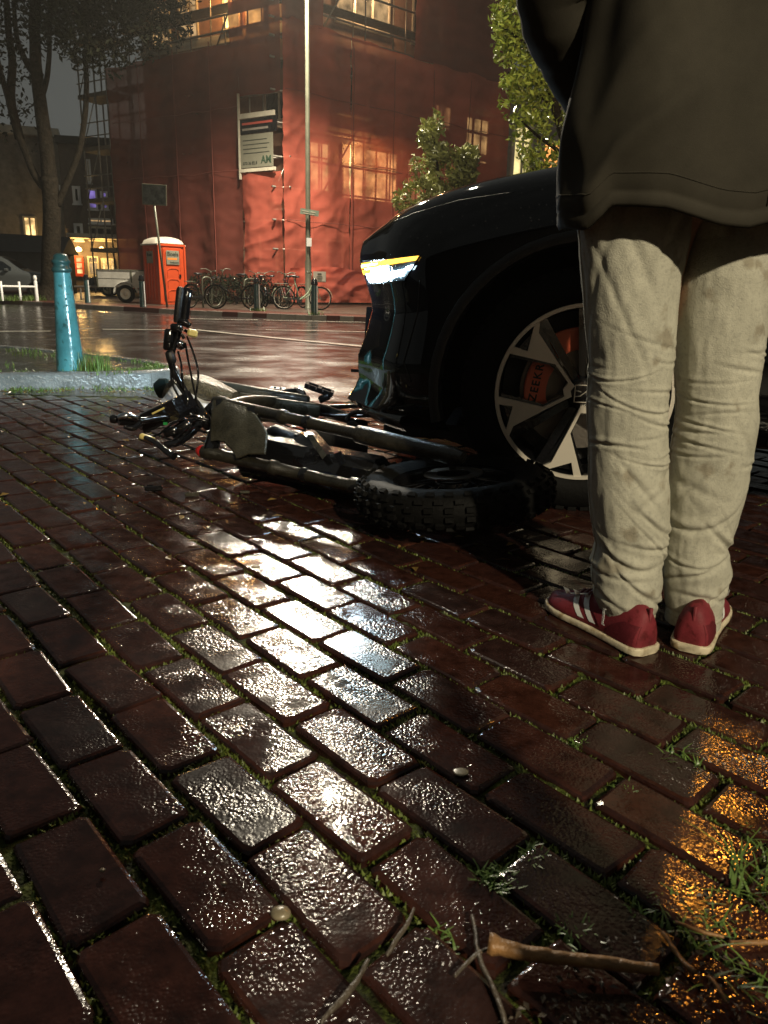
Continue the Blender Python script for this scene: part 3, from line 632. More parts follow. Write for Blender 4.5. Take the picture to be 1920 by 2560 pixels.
# --- plain end of the same street on the right, and the houses on the left
hr = thing('brick_house', 'dark brick house with one tall lit window right of the netting', 'house', (8, 40, 0))
Hf = face(E_ + Vector((-.2, .6, 0)), E_ + Vector((9.5, 7.4, 0)))
mb = MB(); fbox(mb, Hf, 0, Hf[3], 0, 8.7, -8, 0); mb.build('wall', M['dbrick'], hr, local=False)
mb = MB(); fbox(mb, Hf, -.1, Hf[3], 8.7, 9.2, -8, .35); mb.build('roof', M['cream'], hr, local=False)
window(hr, Hf, .55, 5.6, 1.25, 2.3, .01, M['cream'], M['winyel'], (1, 1), .12); window(hr, Hf, 3.0, 3.2, 1.0, 2.6, .01, M['cream'], M['windim'], (0, 1), .12); window(hr, Hf, 5.2, 5.6, 1.2, 2.2, .01, M['cream'], M['glass'], (1, 1), .12)
window(hr, Hf, .55, 1.6, 1.25, 2.1, .01, M['cream'], M['glass'], (1, 1), .12)
hl = thing('brick_house', 'dark grey gable house with one warm lit window, far left behind the tree', 'house', (-24, 48, 0))
F1 = face(Vector((-36, 43.2, 0)), Vector((-19.6, 48.9, 0)))
mb = MB(); fbox(mb, F1, 0, F1[3], 0, 8.6, -9, 0); mb.build('wall', M['dbrick'], hl, local=False)
mb = MB(); fbox(mb, F1, -.2, F1[3], 8.6, 9.05, -9, .3); mb.build('roof_edge', M['cream'], hl, local=False)
def pix_win(parent, F, x0, y0, x1, y1, fm_, pm, bars=(1, 0), fw=.1):
    def hit(x, y):
        d = ray(x, y); t = (F[0] - CAM).dot(F[2]) / d.dot(F[2]); p = CAM + d * t; return (p - F[0]).dot(F[1]), p.z
    a, z1 = hit(x0, y0); b, z0 = hit(x1, y1); window(parent, F, a, z0, b - a, z1 - z0, .01, fm_, pm, bars, fw)
pix_win(hl, F1, 56, 540, 96, 598, M['cream'], M['winwarm'], (1, 0)); pix_win(hl, F1, 140, 462, 154, 505, M['white'], dark, (0, 0))
pix_win(hl, F1, -80, 540, -30, 598, M['cream'], dark); pix_win(hl, F1, -60, 420, -20, 480, M['cream'], dark)
h2 = thing('brick_house', 'narrow house with white framed windows and purple lit window above the shop', 'house', (-17, 49, 0))
F2 = face(Vector((-19.45, 48.2, 0)), Vector((-8, 50.5, 0)))
mb = MB(); fbox(mb, F2, 0, F2[3], 0, 8.2, -9, 0); mb.build('wall', mat('brown_brick', (.11, .085, .065), .7, bump=.4, bscale=10, var=.2), h2, local=False)
mb = MB(); fbox(mb, F2, -.1, F2[3], 8.2, 8.6, -9, .3); mb.build('roof', M['roof'], h2, local=False)
pix_win(h2, F2, 180, 465, 204, 510, M['white'], dark, (0, 0), .16); pix_win(h2, F2, 184, 558, 210, 602, M['white'], dark, (0, 0), .16)
pix_win(h2, F2, 218, 472, 246, 524, M['white'], M['winpur'], (0, 0)); pix_win(h2, F2, 250, 478, 272, 524, M['white'], M['winpur'], (0, 1)); pix_win(h2, F2, 222, 545, 284, 560, M['white'], M['windim'], (1, 0)); pix_win(h2, F2, 222, 566, 284, 602, M['cream'], dark, (2, 0))
pix_win(h2, F2, 213, 398, 230, 458, M['white'], M['cream'], (0, 0))
mb = MB(); fbox(mb, F2, .3, 8, 3.0, 3.25, 0.02, 1.5); mb.build('canopy', M['cream'], h2, local=False)
pix_win(h2, F2, 186, 640, 212, 688, M['orange'], M['winwarm'], (0, 2)); pix_win(h2, F2, 218, 640, 250, 690, M['cream'], M['windim'], (1, 1)); pix_win(h2, F2, 252, 645, 290, 690, M['cream'], M['winwarm'], (2, 1))
for px in (196, 254):
    p = D(px, 622, 48.0); mb = MB(); mb.lathe([(.02, .12), (.14, .06), (.20, -.05), (.14, -.14), (.02, -.17)], 10, p); mb.build('lantern', M['lampwarm'], h2, local=False)
    lamp('lantern_light', 'POINT', p + Vector((0, -.5, -.1)), 120, (1, .6, .2), .15)
# unseen row of houses added behind the camera to darken reflections in the paintwork
rt_ = thing('added_terrace', 'unseen dark row of houses added to darken reflections in the car', 'building', (0, -12, 0))
mb = MB(); mb.box((0, -15, 5), (60, 6, 10)); mb.build('wall', M['roof'], rt_, local=False)
mb = MB(); mb.loft([[(-30.5, -11.6, 10), (30.5, -11.6, 10), (30.5, -18.4, 10), (-30.5, -18.4, 10)], [(-30.5, -14.9, 13), (30.5, -14.9, 13), (30.5, -15.1, 13), (-30.5, -15.1, 13)]], True); mb.build('roof', M['roof'], rt_, local=False)
# low shed with a dark roof behind the parked cars
sh = thing('shed', 'low dark shed with sloping roof behind the parked cars', 'shed', (-24, 36, 0))
F3 = face(Vector((-27, 36, 0)), Vector((-15.9, 38.5, 0)))
mb = MB(); fbox(mb, F3, 0, F3[3], -.1, 1.9, -4, 0); mb.build('wall', M['roof'], sh, local=False)
mb = MB(); mb.add([fp(F3, -.3, 1.85, .4), fp(F3, F3[3] + .2, 1.85, .4), fp(F3, F3[3] + .2, 2.7, -2), fp(F3, -.3, 2.9, -2), fp(F3, -.3, 1.9, -4.3), fp(F3, F3[3] + .2, 1.9, -4.3)], [(0, 1, 2, 3), (3, 2, 5, 4), (0, 3, 4), (1, 5, 2)]); mb.build('roof', M['roof'], sh, local=False)
# ================================================================== STREET FURNITURE
# street lamp whose light lies just above the picture
PX, PY = -2.48, 24.2
sl = thing('street_lamp', 'tall pale street lamp post with a street name sign, in front of the netting', 'street lamp', (PX, PY, ZF))
mb = MB(); mb.lathe([(.13, 0), (.13, .03), (.095, .05), (.095, 1.4), (.078, 1.45), (.050, 9.75)], 16); mb.build('post', M['pole'], sl, smooth=True)
mb = MB(); mb.tube([(0, 0, 9.6), (-.04, -.3, 9.8), (-.2, -1.0, 9.88)], [.05, .04, .035], 8); mb.build('arm', M['pole'], sl, smooth=True)
mb = MB(); mb.loft([[(-.24 + a * w, -1.3 + b * l, z) for a, b in ((-1, -1), (1, -1), (1, 1), (-1, 1))] for z, w, l in ((9.80, .12, .36), (9.88, .14, .38), (9.96, .09, .28))], True); mb.build('lamp_head', M['darkmetal'], sl)
mb = MB(); mb.box((-.24, -1.3, 9.785), (.18, .5, .02)); mb.build('lamp_lens', M['lampwhite'], sl)
mb = MB(); q_ = Matrix.Rotation(rad(-14), 3, 'Y') @ Matrix.Rotation(rad(-20), 3, 'Z'); mb.box((.06, -.13, 2.78), (.55, .025, .16), Matrix.Rotation(rad(7), 3, 'Y')); mb.box((.06, -.10, 2.78), (.06, .1, .06)); sg = mb.build('street_name_sign', mat('blue_grey_sign', (.16, .20, .15), .4, var=.3, vscale=12), sl)
mb = MB(); 
for z in (2.74, 2.80): mb.box((.04, -.146, z), (.34 if z < 2.77 else .40, .004, .022), Matrix.Rotation(rad(7), 3, 'Y'))
mb.build('lettering', M['cream'], sg)
mb = MB(); mb.box((.04, -.10, 1.95), (.15, .02, .24)); mb.build('sticker', M['white'], sl)
# teal bollard on the island
tp = G(177, 921, .1); BH = .73
def bollard_mesh(mb, r0, r1, H_):
    mb.lathe([(r0 * 1.02, -.02), (r0, .0), (lerp(r0, r1, .5), H_ * .5), (r1, H_ * .83)], 24)
def make_bollard(name, label, loc, H_, r0, r1, m1, m2, group=None, n=24):
    b = thing(name, label, 'bollard', loc, 0, group)
    mb = MB(); mb.lathe([(r0 * 1.03, -.02), (r0, .02), (lerp(r0, r1, .5), H_ * .42), (r1, H_ * .84)], n); mb.build('post', m1, b, smooth=True)
    mb = MB(); mb.lathe([(r1 * 1.0, H_ * .84), (r1 * 1.18, H_ * .85), (r1 * 1.2, H_ * .875), (r1 * 1.0, H_ * .89), (r1 * .96, H_ * .915), (r1 * 1.12, H_ * .925), (r1 * 1.12, H_ * .94), (r1 * .9, H_ * .955), (r1 * .82, H_ * .985), (r1 * .5, H_ * 1.0), (.001, H_ * 1.005)], n); mb.build('cap', m2, b, smooth=True)
    return b
tb = make_bollard('bollard', 'big teal cast iron bollard with dark cap standing on the traffic island', (tp.x, tp.y, .095), BH, .088, .052, M['teal'], M['dkgreen'])
mb = MB()
for k in range(3):
    z = BH * (.62 - .055 * k); mb.box((.045, -.060 + .0, z), (.018, .012, .012), Matrix.Rotation(rad(40), 3, 'Z'))
mb.build('relief_cross', M['teal'], tb)
# small bollards across the road
spots = [((220, 757), 'first small bollard from the left, in front of the white trailer'), ((358, 768), 'small bollard beside the orange portable toilet'),
         ((643, 777), 'small pale striped bollard with a weed at its foot among the bicycles'), ((786, 787), 'small black bollard beside the lamp post and white crate bicycle')]
b0 = None
for k, ((x, y), lb) in enumerate(spots):
    p = G(x, y, ZF)
    if b0 is None:
        b0 = thing('bollard', lb, 'bollard', p, 0, 'small bollards across the road')
        mb = MB(); mb.lathe([(.095, 0), (.09, .05), (.075, .72)], 14); mb.build('post', M['dkgreen'], b0, smooth=True)
        mb = MB(); mb.lathe([(.08, .72), (.09, .73), (.09, .77), (.07, .80), (.072, .84), (.05, .87), (.001, .885)], 14); mb.build('cap', M['gloss'], b0, smooth=True)
        mb = MB(); mb.lathe([(.020, 0.02), (.018, .70)], 6, (.075, -.055, 0)); mb.build('reflective_strip', M['white'], b0)
    else:
        c = copy_tree(b0); c.location = p; c['label'] = lb
    if k >= 2:
        w_ = MB(); random.seed(k); blades(w_, p.x + .05, p.y - .1, ZF, .22, 60, .05, .14, .01, .9, .7); tag(w_.build('weeds', M['grass']), kind='stuff')
to_scale = .92
# sign on a leaning post
p0 = G(418, 768, ZF); p1 = D(384, 500, p0.y - .3)
sp_ = thing('road_sign', 'square road sign seen from behind on a leaning grey post by the toilet', 'sign', p0)
mb = MB(); mb.tube([p0, p1], .032, 10); mb.build('post', M['pole'], sp_, local=False, smooth=True)
pc = D(386, 487, p0.y - .35); w, h = .34, .27
mb = MB(); mb.box(pc - p0, (w * 2, .03, h * 2), Matrix.Rotation(rad(2), 3, 'Y'), ch=.006); pl_ = mb.build('panel', M['pole'], sp_)
mb = MB(); mb.box(pc - p0 + Vector((0, -.02, 0)), (w * 1.82, .012, h * 1.8), Matrix.Rotation(rad(2), 3, 'Y')); mb.build('panel_face', mat('mottled_panel', (.045, .05, .045), .4, var=.95, vscale=9), pl_)
mb = MB(); mb.box(pc - p0 + Vector((0, .03, 0)), (.1, .04, .34)); mb.build('bracket', M['steel'], pl_)
# low white railing by the grass on the left
r0 = thing('guard_rail', 'low white guard rail beside the grass in front of the parked car', 'railing', G(90, 752, ZF))
pa, pb_ = G(-60, 752, ZF), G(93, 752, ZF)
d_ = (pb_ - pa)
for t in (.0, .42, .72, 1.0):
    p = pa + d_ * t; mb = MB(); mb.lathe([(.06, 0), (.06, .62), (.04, .66), (.07, .70), (.05, .80), (.001, .82)] if t == 1 else [(.04, 0), (.04, .60), (.001, .61)], 8, p); mb.build('post', M['white'], r0, local=False, smooth=True)
mb = MB(); mb.tube([pa + Vector((0, 0, .45)), pb_ + Vector((0, 0, .45))], .035, 8); mb.build('rail', M['white'], r0, local=False, smooth=True)
gb = MB(); random.seed(8)
for k in range(60): p = pa + d_ * random.random(); blades(gb, p.x, p.y + random.uniform(.1, 1.6), ZF, .3, 14, .06, .22, .012, .8, .6)
tag(gb.build('verge_grass', M['grass']), kind='stuff')
# ------------------------------------------------------------------ trailer
tr = thing('trailer', 'white open box trailer parked left of the orange portable toilet', 'trailer', G(318, 757, ZF)); T = tr.location
def off(x, y, z): return Vector((x, y, z))
mb = MB(); L_, Wd = 1.62, 1.1
px0, px1 = D(250, 700, T.y + .2).x - T.x, D(376, 700, T.y + .2).x - T.x
mb.box(((px0 + px1) / 2 - .02, Wd / 2, .78), (px1 - px0 - .05, Wd, .56)); mb.build('box', M['trailer'], tr)
for zz, nm in ((.90, 'board'), (.62, 'board')):
    mb = MB(); mb.box(((px0 + px1) / 2 - .02, -.02, zz), (px1 - px0, .03, .25), ch=.004); mb.build(nm, M['trailer'], tr)
mb = MB()
mb.tube([(px0 - .02, -.04, 1.05), (px1 + .02, -.04, 1.05)], .022, 6)
for x in (px0, px0 * .33 + px1 * .67, px1): mb.box((x, -.04, .77), (.045, .03, .58))
mb.build('frame', M['pole'], tr)
mb = MB(); mb.tube([Vector((math.cos(rad(a)) * .40, -.06, .30 + math.sin(rad(a)) * .37)) for a in range(5, 180, 12)], .035, 6); mb.loft([[Vector((math.cos(rad(a)) * r_, y_, .30 + math.sin(rad(a)) * r_ * .93)) for a in range(0, 181, 15)] for r_, y_ in ((.40, -.12), (.40, .15))], closed=False); mb.build('mudguard', M['trailer'], tr)
def small_wheel(parent, c, R, w, axis=None, rimm='pole'):
    q_ = Matrix.Rotation(rad(90), 3, 'X'); t = MB(); t.lathe([(R * .62, -w / 2), (R * .93, -w / 2), (R, -w * .35), (R, w * .35), (R * .93, w / 2), (R * .62, w / 2)], 24, c, q_); wt = t.build('wheel', M['rubber'], parent, smooth=True, angle=50)
    t = MB(); t.lathe([(R * .63, w * .40), (R * .58, w * .46), (R * .52, w * .30), (R * .25, w * .22), (R * .2, w * .42), (.001, w * .44)], 20, c, q_); t.build('rim', M[rimm], wt, smooth=True)
small_wheel(tr, (0.0, -.05, .29), .29, .16, rimm='palewhite')
mb = MB(); mb.tube([(px0, .5, .5), (px0 - 1.0, .5, .48)], .04, 6); mb.tube([(px0 - .8, .5, .48), (px0 - .8, .5, .05)], .03, 6); mb.build('tow_bar', M['steel'], tr)
# ------------------------------------------------------------------ portable toilet
tl = G(443, 762, ZF)
to = thing('portable_toilet', 'orange portable toilet with pale domed roof and hire firm sign', 'toilet', tl, rad(46)); 
e1 = D(362, 620, tl.y).x - tl.x; e2 = D(472, 620, tl.y + .3).x - tl.x
w_ = (e2 + .12); 
Wt = 1.06; X0 = -Wt + .42; X1 = .42
mb = MB(); mb.box(((X0 + X1) / 2, .55, 1.02), (Wt - .04, 1.06, 1.96), ch=.02); mb.box(((X0 + X1) / 2, .55, .06), (Wt + .02, 1.12, .10)); mb.build('cabin', M['orange'], to)
# facing panel frames on the door side and the left side
cx = (X0 + X1) / 2
mb = MB(); 
for x in (X0 + .03, X1 - .03): mb.box((x, .0, 1.02), (.07, .05, 1.98), ch=.008)
mb.box((cx, .0, 1.99), (Wt - .06, .05, .07)); mb.build('corner_frame', M['orange'], to)
mb = MB(); mb.box((cx, -.01, 1.0), (.72, .035, 1.80), ch=.01); dr = mb.build('door', M['orange'], to)
mb = MB(); 
for k in range(2): mb.box((cx + (.30 if k else -.30), -.035, 1.0), (.035, .02, 1.70), ch=.004)
for k in range(3):
    z = .22 + .36 * k; pts = [(cx - .22, -.035, z), (cx - .22, -.035, z + .22), (cx - .12, -.035, z + .28), (cx + .12, -.035, z + .28), (cx + .22, -.035, z + .22), (cx + .22, -.035, z)]; mb.tube(pts, .014, 5)
mb.build('moulded_rib', M['orange'], dr)
mb = MB(); mb.box((cx + .26, -.05, .98), (.07, .03, .10)); mb.build('lock', M['gloss'], dr)
mb = MB(); 
for k in range(4): mb.box((X0 - .005, .30 + .2 * k, 1.0), (.03, .05, 1.7))
mb.build('side_rib', M['orange'], to)
mb = MB(); rows = []
for j in range(9):
    v = -1 + 2 * j / 8; rows.append([(cx + (Wt / 2 + .03) * u, .55 + .58 * v, 2.02 + .20 * math.sqrt(max(0, 1 - abs(u) ** 2.2)) * math.sqrt(max(0, 1 - abs(v) ** 4)) ** .7 * 1.15 + (.02 if abs(u) < .99 else 0)) for u in [-1 + 2 * i / 14 for i in range(15)]])
mb.grid(rows); mb.box((cx, .55, 2.0), (Wt + .05, 1.14, .05)); mb.build('roof', M['palewhite'], to, smooth=True, angle=50)
mb = MB(); mb.box((cx - .0, -.055, 1.58), (.50, .012, .46), ch=.004); sgn = mb.build('sign', M['paper'], dr)
Rf = Matrix(((1, 0, 0, 0), (0, 0, -1, 0), (0, 1, 0, 0), (0, 0, 0, 1)))
text_mesh('Boels', .20, M['ink'], 'lettering', to, Matrix.Translation((cx, -.064, 1.69)) @ Rf, .003, bold=True)
text_mesh('boels.com', .085, M['ink'], 'lettering', to, Matrix.Translation((cx + .05, -.064, 1.42)) @ Rf, .003, bold=True)
mb = MB(); mb.box((cx - .03, -.064, 1.54), (.36, .004, .06)); mb.build('orange_bar', M['inko'], to)
Rs = Matrix(((0, 0, -1, 0), (-1, 0, 0, 0), (0, 1, 0, 0), (0, 0, 0, 1)))
mb = MB(); mb.box((X0 - .028, .52, 1.58), (.012, .42, .40)); mb.build('sign', M['paper'], to)
text_mesh('Boels', .15, M['ink'], 'lettering', to, Matrix.Translation((X0 - .037, .52, 1.66)) @ Rs, .003, bold=True)
to.scale = (.92,) * 3
# ------------------------------------------------------------------ bicycles
def bicycle(name, label, loc, rz, frame_m, lean=.0, crate=False, curved=False, group='bicycles parked in front of the scaffolding', racing=False):
    b = thing(name, label, 'bicycle', loc, rz, group); b.rotation_euler = (rad(lean), 0, rz)
    R = .34; wb = 1.08
    qx = Matrix.Rotation(rad(90), 3, 'X')
    for x in (0, wb):
        t = MB(); t.lathe([(R - .045 + .022 * (1 - math.cos(a)) , .020 * math.sin(a)) for a in [2 * math.pi * k / 6 for k in range(7)]], 30, (x, 0, R), qx); wh = t.build('wheel', M['rubber'], b, smooth=True)
        t = MB(); t.lathe([(R - .052, -.012), (R - .038, -.014), (R - .038, .014), (R - .052, .012), (R - .052, -.012)], 30, (x, 0, R), qx)
        for k in range(14):
            a = 2 * math.pi * k / 14; t.tube([(x + .02 * math.cos(a + .7), .012 * (-1) ** k, R + .02 * math.sin(a + .7)), (x + (R - .045) * math.cos(a), 0, R + (R - .045) * math.sin(a))], .0022, 3, False)
        t.lathe([(.025, -.035), (.025, .035)], 8, (x, 0, R), qx, cap=True); t.build('rim', M['palewhite'] if crate else M['pole'], wh, smooth=True)
        t = MB(); rr = R + .025; arc = (40, 175) if x == 0 else (5, 150)
        t.loft([[(x + r_ * math.cos(rad(a)), y_, R + r_ * math.sin(rad(a))) for a in range(arc[0], arc[1] + 1, 15)] for r_, y_ in ((rr - .01, -.028), (rr, 0), (rr - .01, .028))], closed=False); t.build('mudguard', frame_m, b)
    bb = (.46, 0, .29); seat = (.30, 0, .92); head = (wb - .22, 0, .90); headl = (wb - .15, 0, .68)
    t = MB(); t.tube([bb, seat], .016, 8); t.tube([head, headl], .018, 8)
    if curved: t.tube(cr_spline([head[:2] + (.80,), (.72, 0, .50), bb], 5), .018, 8); t.tube(cr_spline([headl, (.74, 0, .42), bb], 5), .016, 8)
    else: t.tube([(.32, 0, .84), head[:2] + (.86,)], .015, 8); t.tube([bb, headl], .017, 8)
    for s in (-.03, .03): t.tube([(0, s, R), (.34, s * .5, .78)], .009, 6); t.tube([(0, s, R), bb], .009, 6); t.tube([headl, (wb - .08, s * 1.4, .60), (wb, s * 1.4, R)], .011, 6)
    t.build('frame', frame_m, b, smooth=True)
    t = MB(); t.box((.27, 0, .96), (.24, .15, .05), ch=.02); t.tube([seat, (.29, 0, .95)], .014, 6); t.build('saddle', M['blackplastic'], b, smooth=True, angle=40)
    t = MB(); t.tube([head, (wb - .26, 0, 1.04)], .014, 6); hb = [(wb - .40, -.28, 1.06), (wb - .28, -.20, 1.09), (wb - .24, -.06, 1.05), (wb - .24, .06, 1.05), (wb - .28, .20, 1.09), (wb - .40, .28, 1.06)]; t.tube(cr_spline(hb, 3), .012, 6); t.build('handlebar', M['pole'], b, smooth=True)
    t = MB(); t.lathe([(.09, -.01), (.09, .01)], 14, bb, qx, cap=True); t.tube([(.46, -.05, .29), (.53, -.07, .15)], .01, 5); t.tube([(.46, .05, .29), (.39, .07, .43)], .01, 5); t.box((.55, -.11, .14), (.09, .08, .02)); t.box((.37, .11, .44), (.09, .08, .02)); t.box((.24, -.03, .31), (.46, .015, .05)); t.build('crankset', M['blackplastic'], b)
    t = MB(); t.box((-.06, 0, .74), (.34, .13, .015)); t.tube([(-.1, .05, .74), (0, .05, R)], .006, 4); t.tube([(-.1, -.05, .74), (0, -.05, R)], .006, 4); t.build('carrier', M['pole'] if not crate else M['palewhite'], b)
    t = MB(); t.lathe([(.001, -.03), (.035, -.02), (.04, .02), (.001, .03)], 8, (wb - .12, 0, .86), Matrix.Rotation(rad(90), 3, 'Y')); t.build('front_lamp', M['chrome'], b)
    if crate:
        t = MB(); cxx = wb - .02; z0 = .82; 
        for s in (-1, 1):
            t.box((cxx, s * .17, z0 + .14), (.36, .015, .28)); t.box((cxx + s * .18, 0, z0 + .14), (.015, .325, .28))
        t.box((cxx, 0, z0), (.345, .32, .012)); ck = t.build('crate', M['palewhite'], b)
        t = MB(); t.box((cxx, -.181, z0 + .21), (.12, .006, .035)); t.build('crate_handle_hole', M['ink'], ck)
        t = MB(); t.box((cxx, -.181, z0 + .13), (.17, .006, .014)); t.box((cxx, -.181, z0 + .07), (.13, .006, .018)); t.build('lettering', M['ink'], ck)
    return b
blk = M['gloss']; pgr = mat('pale_green_paint', (.42, .52, .36), .35); cre = mat('cream_frame', (.42, .38, .28), .4)
bikes = [((505, 770), 62, 6, blk, False, True, 'black bicycle parked nearly end on at the left hoop rack', .95),
         ((590, 774), 172, -5, blk, False, False, 'black bicycle with pale rims beside the striped bollard', 1),
         ((640, 768), 118, 7, blk, False, True, 'black bicycle leaning just behind the striped bollard', 1),
         ((680, 770), 120, -6, blk, False, False, 'dark bicycle with silver lamp in the middle of the row', 1),
         ((712, 770), 108, 5, mat('dark_red_frame', (.10, .02, .02), .35), False, False, 'dark red bicycle close left of the crate bicycle', 1),
         ((735, 769), 132, -4, blk, False, True, 'black bicycle half hidden behind the crate bicycle', 1)]
for (x, y), rz, ln, fm_, cr_, cv, lb, s_ in bikes:
    p = G(x, y, ZF); bb_ = bicycle('bicycle', lb, (p.x, p.y, ZF), rad(rz), fm_, ln, cr_, cv)
    # turn about its middle
    bb_.location = Vector((p.x, p.y, ZF)) - Matrix.Rotation(rad(rz), 3, 'Z') @ Vector((.5, 0, 0))
p = G(762, 775, ZF); bb_ = bicycle('bicycle', 'pale green bicycle carrying a white crate on its front carrier', (p.x - .62, p.y, ZF), rad(4), pgr, -3, True, True)
# hoop racks
for k, (x0, x1, y, lb) in enumerate([(508, 530, 769, 'small galvanised hoop rack left of the bicycles'), (612, 650, 767, 'second galvanised hoop rack behind the striped bollard')]):
    a, b_ = G(x0, y, ZF), G(x1, y, ZF); rk = thing('bicycle_rack', lb, 'bike rack', a); hgt = .85
    pts = [a, a + Vector((0, 0, hgt - .15)), a + (b_ - a) * .2 + Vector((0, 0, hgt)), a + (b_ - a) * .8 + Vector((0, 0, hgt)), b_ + Vector((0, 0, hgt - .15)), b_]
    mb = MB(); mb.tube(cr_spline(pts, 4), .028, 8); mb.build('hoop', M['pole'], rk, local=False, smooth=True)
# ------------------------------------------------------------------ foliage
def leaf_cloud(mb, c, rx, ry, rz, n, s, seed, thr=-.15, fq=1.0, flat=False):
    rnd = random.Random(seed)
    for _ in range(n):
        while True:
            x, y, z = rnd.uniform(-1, 1), rnd.uniform(-1, 1), rnd.uniform(-1, 1)
            if x * x + y * y + z * z <= 1: break
        p = Vector((c[0] + x * rx, c[1] + y * ry, c[2] + z * rz))
        if noise.noise(p * fq + Vector((seed, 0, 0))) < thr: continue
        sz = s * rnd.uniform(.6, 1.3); q_ = Matrix.Rotation(rnd.uniform(0, 6.28), 3, 'Z') @ Matrix.Rotation(rnd.uniform(-1.2, 1.2), 3, 'X') @ Matrix.Rotation(rnd.uniform(0, 6.28), 3, 'Y')
        vs = [Vector((-sz, 0, 0)), Vector((-.1 * sz, .42 * sz, .12 * sz)), Vector((sz, 0, -.1 * sz)), Vector((-.1 * sz, -.42 * sz, .12 * sz))]
        mb.add([p + q_ @ v for v in vs], [(0, 1, 2), (0, 2, 3)])
def limb(mb, pts, r0, r1, n=8):
    ps = cr_spline(pts, 5); k = len(ps); mb.tube([p + Vector((.02 * noise.noise(p * 2), 0, 0)) for p in ps], [lerp(r0, r1, i / (k - 1)) for i in range(k)], n)
# big forked tree on the left
d0 = 27.5; s_ = .3858
t1 = thing('tree', 'big bare trunked tree forking low, left behind the teal bollard', 'tree', D(122, 735, d0) * 1); t1.location.z = ZF
def cp(x, y, d=0): return D(x * s_, y * s_, d0 + d)
base = t1.location.copy()
mb = MB(); limb(mb, [base, D(128, 640, d0), D(130, 540, d0), cp(320, 1150)], .33, .27, 12)
mb.lathe([(.52, 0), (.40, .15), (.33, .5)], 12, base); mb.build('trunk', M['bark'], t1, local=False, smooth=True)
for pts, a, b_ in [([cp(325, 1200), cp(300, 950), cp(265, 700), cp(235, 450), cp(225, 200), cp(230, -80)], .27, .15),
                   ([cp(325, 1250), cp(235, 1150), cp(150, 950), cp(90, 780), cp(30, 560), cp(-30, 330)], .14, .08),
                   ([cp(130, 900, .3), cp(70, 650, .3), cp(80, 400, .3), cp(50, 150, .3), cp(40, -100)], .17, .09),
                   ([cp(235, 500), cp(170, 400), cp(110, 250), cp(90, 0)], .12, .06),
                   ([cp(265, 650), cp(310, 480), cp(320, 250), cp(330, -60)], .10, .06),
                   ([cp(370, 1330), cp(430, 1190), cp(500, 1020), cp(545, 800), cp(560, 560), cp(555, 350), cp(570, 60)], .12, .07),
                   ([cp(555, 400), cp(620, 330), cp(740, 290), cp(850, 230)], .06, .03), ([cp(560, 250), cp(660, 130), cp(800, 60), cp(960, 30)], .06, .025)]:
    mb = MB(); limb(mb, pts, a, b_); mb.build('branch', M['bark'], t1, local=False, smooth=True)
mb = MB()
for k, (x, y, rx, rz_, n, d) in enumerate([(700, 120, 2.6, 1.3, 6500, -1), (800, 40, 1.6, .9, 2600, -1.2), (480, -40, 2.6, 1.2, 4000, 0), (100, -20, 2.8, 1.5, 5000, 0), (50, 480, 1.0, 1.2, 600, .5), (600, 330, .9, 1.0, 700, -1), (650, 300, 1.2, .8, 1100, -1),
                                           (300, -300, 5.5, 2.2, 9000, 1), (700, -330, 4, 1.8, 6000, 0), (100, 820, .8, .9, 380, 1), (40, 250, 1.2, 1.4, 900, 0), (520, 280, .5, .6, 250, 0)]):
    leaf_cloud(mb, cp(x, y, d), rx, 1.8, rz_, int(n * .8), .10, 40 + k, .03, 1.0)
tag(mb.build('crown', M['leafd'], t1, local=False), kind='stuff')
# small street tree in front of the right face
dt = 19.5
t2 = thing('tree', 'small leafy street tree in front of the netting, above the car bonnet', 'tree', D(1110, 800, dt)); t2.location.z = ZF
mb = MB(); b_ = t2.location.copy(); limb(mb, [b_, D(1108, 600, dt), D(1100, 480, dt), D(1085, 330, dt)], .07, .02); mb.build('trunk', M['bark'], t2, local=False, smooth=True)
for q_ in [(1040, 440), (1150, 470), (1170, 400), (1020, 510)]:
    mb = MB(); limb(mb, [D(1106, 570, dt), D((1106 + q_[0]) / 2, (540 + q_[1]) / 2, dt - .2), D(*q_, dt - .1)], .03, .01, 6); mb.build('branch', M['bark'], t2, local=False, smooth=True)
mb = MB()
for k, (x, y, rx, rz_, n) in enumerate([(1080, 345, .33, .60, 900), (1100, 420, .75, .55, 1900), (1150, 430, .45, .5, 900), (1060, 500, .75, .55, 1800), (1140, 520, .8, .5, 1700), (1170, 400, .25, .35, 380), (1030, 540, .40, .35, 700), (1200, 500, .3, .25, 300)]):
    leaf_cloud(mb, D(x, y, dt), rx, .6, rz_, n, .085, 70 + k, .04, 2.0)
tag(mb.build('crown', M['leafm'], t2, local=False), kind='stuff')
